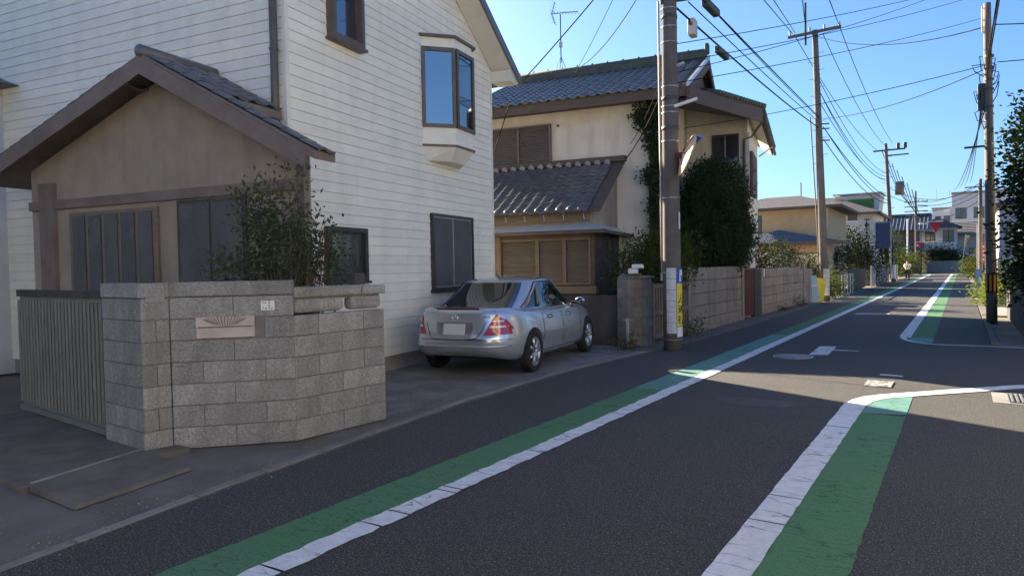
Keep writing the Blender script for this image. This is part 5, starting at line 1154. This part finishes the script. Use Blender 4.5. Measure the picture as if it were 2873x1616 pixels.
# leaning boards by the second pole
for lab,m_,x,y,rz,ry,w_,h_ in (('yellow board leaning against the second utility pole', X['yellow'], -5.02,31.15, R(20), R(10), .42,1.0), ('pale blue board leaning behind the yellow board', mat('pale_blue_board',(.42,.56,.60),.6), -5.22,30.95, R(15), R(-6), .35,1.12)):
    t = thing('leaning_board', lab, 'board', (x,y,0), rz); q = MB(); q.box((0,0,h_/2), (w_,.03,h_), 0, R(-6), ry); q.build('panel', m_, t, bevel=.006)
    q = MB(); q.box((0,-.022,h_*.62), (w_*.7,.008,.10), 0, R(-6), ry); q.build('stripe', X['white_plain'] if m_ != X['yellow'] else X['olive'] if 'olive' in X else X['yellow'], t)
# tiled house at the end on the left
th = thing('far_tiled_house', 'dark timber house with tiled roof at the end of the street on the left', 'house', (-5.0,106,0))
m = MB(); m.mm(-7.5,0,0,0.2,7,5.9); m.build('wall', X['wood_dark'], th)
m = MB(); m.prism([(-8.5,-.8,5.75),(-8.5,3.5,7.9),(-8.5,7.8,5.75)], (10.0,0,0)); r_ = m.build('roof', X['tile'], th)
for i in range(22): q = MB(); q.tube([(-8.3+i*.45,-.82,5.80),(-8.3+i*.45,3.45,7.93)], .06, 6); q.build('tile_roll', X['tile'], r_)
m = MB(); m.mm(-8.5,3.3,7.85,1.5,3.7,8.15); m.build('ridge', X['tile_moss'], r_)
m = MB(); m.mm(-6.5,-2.2,0,.4,0,3.3); m.build('porch', X['wood_dark'], th); m = MB(); m.add([(-6.8,-2.7,3.2),(.8,-2.7,3.2),(.8,0,3.9),(-6.8,0,3.9)],[(0,1,2,3)]); m.build('porch_roof', X['tile'], th, fix=False)
bwin(th,'y',-3.6,-1.6,4.2,5.3,0); m = MB(); m.mm(.2,1,3.9,.25,5,5.6); m.build('cladding', pale, th)
# balcony house
bh = thing('balcony_house', 'small house with white panelled balcony at the end of the street', 'house', (-4.6,114,0))
m = MB(); m.mm(-.6,0,0,4.0,6,6.4); m.build('wall', mat('light_grey_wall', (.50,.50,.49), .85), bh)
m = MB(); m.prism([(-1.2,-.8,6.3),(4.6,-.8,6.3),(1.7,-.8,7.7)], (0,7.5,0)); m.build('roof', blue_slate, bh)
m = MB(); m.mm(-.2,-1.2,3.0,3.9,-.05,3.15); bl_ = m.build('balcony', X['concrete'], bh)
for i in range(6): q = MB(); q.mm(-.2+i*.69,-1.24,3.1,.44+i*.69,-1.2,4.25); q.build('balcony_panel', X['white_plain'], bl_)
bwin(bh,'y',.2,1.4,4.5,5.7,0); bwin(bh,'y',2.3,3.6,4.3,5.9,0)
bwin(bh,'y',.6,2.0,1.4,2.6,0)
rt = thing('retaining_wall', 'pale concrete retaining wall facing down the street at its end', 'wall', (-4.1,110.3,0)); m = MB(); m.mm(0,0,0,4.2,.3,1.6); m.build('wall', X['concrete'], rt)
for i in range(7): q = MB(); q.mm(i*.6+.02,-.03,.1,i*.6+.56,0,1.5); q.build('wall_panel', X['concrete'], rt, bevel=.01)
# big roofed hall and the apartment block
bh2 = thing('long_roofed_hall', 'low beige hall with broad grey roof at the end of the street', 'building', (-2.4,120,0))
m = MB(); m.mm(0,0,0,12,10,5.4); m.build('wall', mat('beige_wall', (.42,.39,.33), .85), bh2)
m = MB(); m.add([(-.8,-1,5.3),(13,-1,5.3),(13,5,7.6),(-.8,5,7.6),(-.8,11,5.3),(13,11,5.3)], [(0,1,2,3),(3,2,5,4)]); r_ = m.build('roof', X['shutter_dark'] if False else mat('grey_brown_roof', (.17,.16,.155), .7, (.21,.20,.19), 3), bh2, fix=False)
for i in range(9): q = MB(); z_ = 5.3+i*.255; q.box((6.1,-1+i*.665,z_+.03), (13.6,.06,.05)); q.build('roof_batten', X['dark_steel'], r_)
bwin(bh2,'y',3.2,4.2,2.2,3.4,0); m = MB(); m.mm(1.2,-1.6,2.1,5,0,2.5); m.build('canopy', X['tin'], bh2)
m = MB(); m.mm(1.0,-.05,.0,5.2,0,2.0); m.build('dark_opening', X['black'], bh2)
ap = thing('apartment_block', 'white flat-roofed apartment block rising behind the grey roof', 'building', (-1.9,140,0))
m = MB(); m.mm(.4,0,0,14,10,12.9); m.mm(-2.5,1,0,.4,9,10.6); m.build('wall', mat('white_block_render', (.60,.60,.60), .8, (.54,.54,.55), 2), ap)
m = MB(); m.mm(.3,-.1,12.9,14.1,10.1,13.3); m.mm(-2.6,.9,10.6,.3,9.1,10.9); m.build('parapet', X['concrete'], ap)
for i in range(4):
    for j in range(3): bwin(ap,'y',.9+i*2.6,2.5+i*2.6,1.6+j*3.6,3.4+j*3.6,0)
for i in range(2): bwin(ap,'y',-2.1+i*1.3,-1.2+i*1.3,8.0,9.4,1)
for i in range(3): q = MB(); q.tube([(-2+i*2,5,12.5 if i else 10.6),(-2+i*2,5,14.5-.4*i)], .05, 6); q.build('roof_mast', X['steel'], ap)
# far blocks on the skyline left of the far pole
for lab,x,y,w_,h_ in (('distant flat grey block just left of the farthest pole', -12,150,5,9.6),('distant pale block right of the farthest pole', -6.2,152,3.6,10.2)):
    t = thing('distant_block', lab, 'building', (x,y,0)); m = MB(); m.mm(0,0,0,w_,6,h_); m.build('wall', X['concrete'], t); m = MB(); m.mm(-.1,-.1,h_,w_+.1,6.1,h_+.3); m.build('parapet', X['concrete'], t)
    for i in range(2): bwin(t,'y',.4+i*1.6,1.5+i*1.6,h_-2.2,h_-.9,0)

# ============================================================ right side
rw_ = thing('low_garden_wall', 'low dark concrete garden wall under the tree at the right edge', 'wall', (1.08,16.4,0))
m = MB(); m.mm(0,0,0,.16,8.2,.80); m.build('wall', X['dark_wall'], rw_, bevel=.01)
m = MB(); m.mm(-.02,0,.80,.18,8.2,.86); m.build('coping', X['dark_wall'], rw_, bevel=.01)
w2 = thing('rear_garden_wall', 'dark wall set back behind the sunlit driveway on the right', 'wall', (1.25,29.4,0)); m = MB(); m.mm(0,0,0,3,.16,1.25); m.build('wall', X['dark_wall'], w2, bevel=.01)
bt = thing('blue_tarpaulin_stack', 'bright blue tarpaulin-covered stack half hidden behind the right tree', 'tarpaulin', (2.3,37,0))
blu = mat('blue_tarpaulin', (.02,.26,.48), .5, (.03,.33,.56), 2, bump=.3, bscale=8)
m = MB(); m.prism([(0,0,1.9),(2.4,0,1.9),(2.4,0,3.3),(1.2,0,3.45),(.05,0,3.25)], (0,3,0)); m.build('cover', blu, bt, bevel=.06); m = MB(); m.mm(.2,.3,0,2.2,2.7,1.9); m.build('stack', X['old_wood'], bt)
m = MB(); m.mm(-.25,-.05,1.95,.0,.1,3.2); m.build('white_edge', X['white_plain'], bt)
ff = thing('bamboo_screen', 'sunlit pale bamboo screen fence right of the right-hand pole', 'fence', (1.0,40,0))
for i in range(24): q = MB(); q.tube([(i*.07,.02*(i%3),.4),(i*.07,.02*(i%3),1.7)], .03, 6); q.build('cane', mat('bamboo_cane',(.50,.42,.28),.7) if i == 0 else bpy.data.materials['bamboo_cane'], ff)
q = MB(); q.tube([(0,.07,1.2),(1.65,.07,1.2)], .02, 6); q.build('tie_rail', X['old_wood'], ff)
rh = thing('grey_right_house', 'grey rendered house half hidden behind the right-hand tree', 'house', (2.2,60,0)); m = MB(); m.mm(0,0,0,8,9,5.6); m.build('wall', mat('grey_render',(.40,.40,.39),.85), rh); m = MB(); m.prism([(-.6,-.6,5.5),(8.6,-.6,5.5),(4,-.6,7)], (0,10.2,0)); m.build('roof', slate, rh); bwin(rh,'y',.4,1.4,2.9,4.1,0)
rsg = thing('red_shop_sign', 'red signboard on a thin post at the far right of the street', 'sign', (1.15,70,0))
q = MB(); q.mm(-.05,0,1.4,.75,.08,3.0); q.build('board', mat('red_board',(.55,.02,.03),.5), rsg); q = MB(); q.tube([(-.1,.04,0),(-.1,.04,4.7)], .05, 6); q.build('post', X['steel'], rsg)
for i in range(4): q = MB(); q.box((.35,-.01,2.75-i*.36), (.36,.02,.10)); q.build('marking', X['white_plain'], rsg)
for k in range(3): q = MB()
bx_ = thing('roadside_boxes', 'pale utility cabinets at the kerb under the red sign', 'cabinet', (.75,58,0)); q = MB(); q.mm(0,0,0,.4,.5,1.0); q.build('cabinet', X['grey_box'], bx_, bevel=.02); q = MB(); q.mm(.06,-.015,.1,.34,0,.9); q.build('door', X['tin'], bx_)
fg = thing('banner_flag', 'yellow and red banner flag on a leaning white pole at the junction', 'flag', (-.15,106,0))
q = MB(); q.tube([(0,0,0),(.55,0,5.0)], .05, 8); q.build('pole', X['white_plain'], fg)
q = MB(); q.grid(lambda a,b: (.30+.55*a*(.35+.65*b)+.12*b, .06*math.sin(a*5+b*3), 3.3+1.55*b), spark(6,0,1), spark(8,0,1)); q.build('banner', mat('yellow_banner',(.80,.62,.14),.7,(.85,.45,.35),2), fg, True, fix=False)
for i in range(3): q = MB(); q.box((.62+.04*i,-.08,3.75+.3*i), (.16,.02,.16)); q.build('lettering', mat('red_ink',(.55,.05,.05),.6) if i == 0 else bpy.data.materials['red_ink'], fg)
def stop_sign(lab, loc, s_, post):
    t = thing('stop_sign', lab, 'sign', loc)
    tri = lambda k,y: [(-s_*k,y,s_*.9*k),(s_*k,y,s_*.9*k),(0,y,-s_*.85*k)]
    q = MB(); q.prism(tri(1,0), (0,.05,0)); q.build('border', mat('dull_red_rim',(.30,.02,.03),.6), t, bevel=.03); q = MB(); q.prism(tri(.88,-.02), (0,.02,0)); f = q.build('face', mat('stop_red',(.30,.012,.02),.6) if 'stop_red' not in bpy.data.materials else bpy.data.materials['stop_red'], t, bevel=.03)
    q = MB(); q.mm(-s_*1.25,-.03,s_*1.02,s_*1.1,.03,s_*1.12); q.build('top_bar', X['white_plain'], t)
    for a,b in post: q = MB(); q.tube([a,b], .06, 8); q.build('support', X['steel'], t)
stop_sign('large red triangular stop sign hung over the street end', (-2.8,101,5.75), .75, [((-2.1,.08,.75),(.8,.1,.85)),((-2.1,.08,-.2),(-.3,.1,-.3))])
stop_sign('small red triangular stop sign low on the far pole', (-4.45,100.9,3.6), .42, [((-.42,.3,0),(0,.08,0))])
sp_ = thing('street_lamp', 'pale street lamp head catching the sun on the far pole', 'street lamp', (-4.4,101.2,6.3)); q = MB(); q.sphere((.35,0,.1), (.55,.16,.18), 12, 8); q.build('head', X['white_plain'], sp_, True); q = MB(); q.tube([(-.5,.3,0),(0,0,.1)], .05, 6); q.build('arm', X['steel'], sp_)

# ============================================================ walking person
pe = thing('person', 'person in white t-shirt and dark trousers walking along the left green strip', 'person', (-3.9,67.2,0), 0)
def skin_obj(name, V, E, rad, m, parent):
    me_ = bpy.data.meshes.new(name); me_.from_pydata(V, E, []); o = put(name, me_, None, None)
    sk_ = o.modifiers.new('skin','SKIN'); su = o.modifiers.new('sub','SUBSURF'); su.levels = 1; su.render_levels = 1
    for i,r_ in enumerate(rad): me_.skin_vertices[0].data[i].radius = r_ if isinstance(r_, tuple) else (r_,r_)
    me_.skin_vertices[0].data[0].use_root = True
    d_ = bpy.context.evaluated_depsgraph_get(); d_.update(); nm_ = bpy.data.meshes.new_from_object(o.evaluated_get(d_)); bpy.data.objects.remove(o); nm_.materials.clear()
    return put(name, nm_, m, parent, True)
skinm = mat('skin', (.50,.31,.22), .6); shirt = mat('white_cotton', (.72,.72,.72), .9, (.62,.62,.63), 5); dark = mat('dark_cloth', (.03,.032,.04), .9)
V = [(0,0,.92),(0,0,1.15),(0,0,1.36),(0,0,1.44),(0,-.01,1.53),(0,-.01,1.64),  # pelvis..head
     (.09,0,.88),(.10,-.12,.50),(.10,-.06,.08),(.10,-.20,.04),(-.09,0,.88),(-.10,.10,.50),(-.10,.24,.12),(-.10,.13,.04),
     (.17,0,1.36),(.25,-.02,1.12),(.12,-.22,1.14),(.05,-.24,1.17),(-.17,0,1.36),(-.25,-.02,1.12),(-.12,-.22,1.14),(-.05,-.24,1.17)]
Ed = [(0,1),(1,2),(2,3),(3,4),(4,5),(0,6),(6,7),(7,8),(8,9),(0,10),(10,11),(11,12),(12,13),(2,14),(14,15),(15,16),(16,17),(2,18),(18,19),(19,20),(20,21)]
rd_ = [(.14,.10),(.145,.10),(.15,.10),.05,.085,.075,.085,.06,.045,.03,.085,.06,.045,.03,.06,.042,.033,.028,.06,.042,.033,.028]
skin_obj('body', V, Ed, rd_, skinm, pe)
skin_obj('t_shirt', [(0,0,.84),(0,0,1.12),(0,0,1.38),(.18,0,1.37),(.245,-.01,1.16),(-.18,0,1.37),(-.245,-.01,1.16)], [(0,1),(1,2),(2,3),(3,4),(2,5),(5,6)], [(.20,.14),(.185,.135),(.165,.115),.085,.085,.085,.085], shirt, pe)
skin_obj('trousers', [(0,0,.90),(.09,0,.86),(.10,-.12,.50),(.10,-.06,.12),(-.09,0,.86),(-.10,.10,.50),(-.10,.23,.16)], [(0,1),(1,2),(2,3),(0,4),(4,5),(5,6)], [(.155,.115),.10,.075,.06,.10,.075,.06], dark, pe)
q = MB(); q.sphere((0,.015,1.63), (.088,.10,.095), 14, 10); q.build('hair', mat('black_hair',(.015,.012,.01),.6), pe, True)
for x in (.10,-.10): q = MB(); q.sphere((x,-.13 if x > 0 else .18,.045), (.045,.12,.045), 10, 6); q.build('shoe', dark, pe, True)
q = MB(); q.box((0,-.26,1.19), (.07,.012,.13), 0, R(-40)); ph = q.build('handheld', dark, None); tag(ph, 'small dark phone held at the chest of the walking person', 'phone'); ph.name = 'phone'; ph.location = (-3.9,67.2,0)
# ============================================================ unseen houses added beside and behind the viewer to bounce sunlight
def added_house(lab, x, y0, y1, dx, h_, wallm, rz=0):
    t = thing('unseen_bounce_house', lab, 'house', (x,y0,0), rz); L_ = y1-y0
    m = MB(); m.mm(0,0,0,dx,L_,h_); m.build('wall', wallm, t)
    m = MB(); m.prism([(-.6,-.5,h_-.1),(dx/2,-.5,h_+1.6),(dx+.6,-.5,h_-.1)], (0,L_+1,0)); m.build('roof', slate, t)
    for i in range(int(L_/2.6)):
        for z_ in (1.0,3.7):
            f = MB(); f.mm(-.05,.6+i*2.6,z_,0,2.1+i*2.6,z_+1.2); w_ = f.build('window', X['dark_frame'], t)
            for k in range(2): g_ = MB(); g_.mm(-.06,.66+i*2.6+k*.7,z_+.06,-.05,1.32+i*2.6+k*.7,z_+1.14); g_.build('pane', X['glass'], w_)
    m = MB(); m.mm(-.06,L_*.45,0,0,L_*.45+.9,2.0); d_ = m.build('door', X['wood_dark'], t); m = MB(); m.mm(-.1,L_*.45+.75,.95,-.06,L_*.45+.8,1.1); m.build('handle', X['steel'], d_)
ivory = mat('ivory_render', (.72,.68,.60), .9, (.66,.62,.54), 2, bump=.2)
added_house('unseen ivory rendered house right of the viewer, added to bounce sunlight', 4.2, -1.5, 7.6, 8, 6.2, ivory)
added_house('unseen white rendered house across the street behind the viewer, added to bounce sunlight', 4.6, -13, -3.2, 8, 6.4, pale)
added_house('unseen pale house on the far side of the cross street, added to bounce sunlight', 6.2, 17.5, 27.5, 8, 6.0, ivory)
added_house('unseen grey rendered house behind the viewer on the near side, added to bounce sunlight', -16, -16, -6.5, 8.5, 6.0, pale)
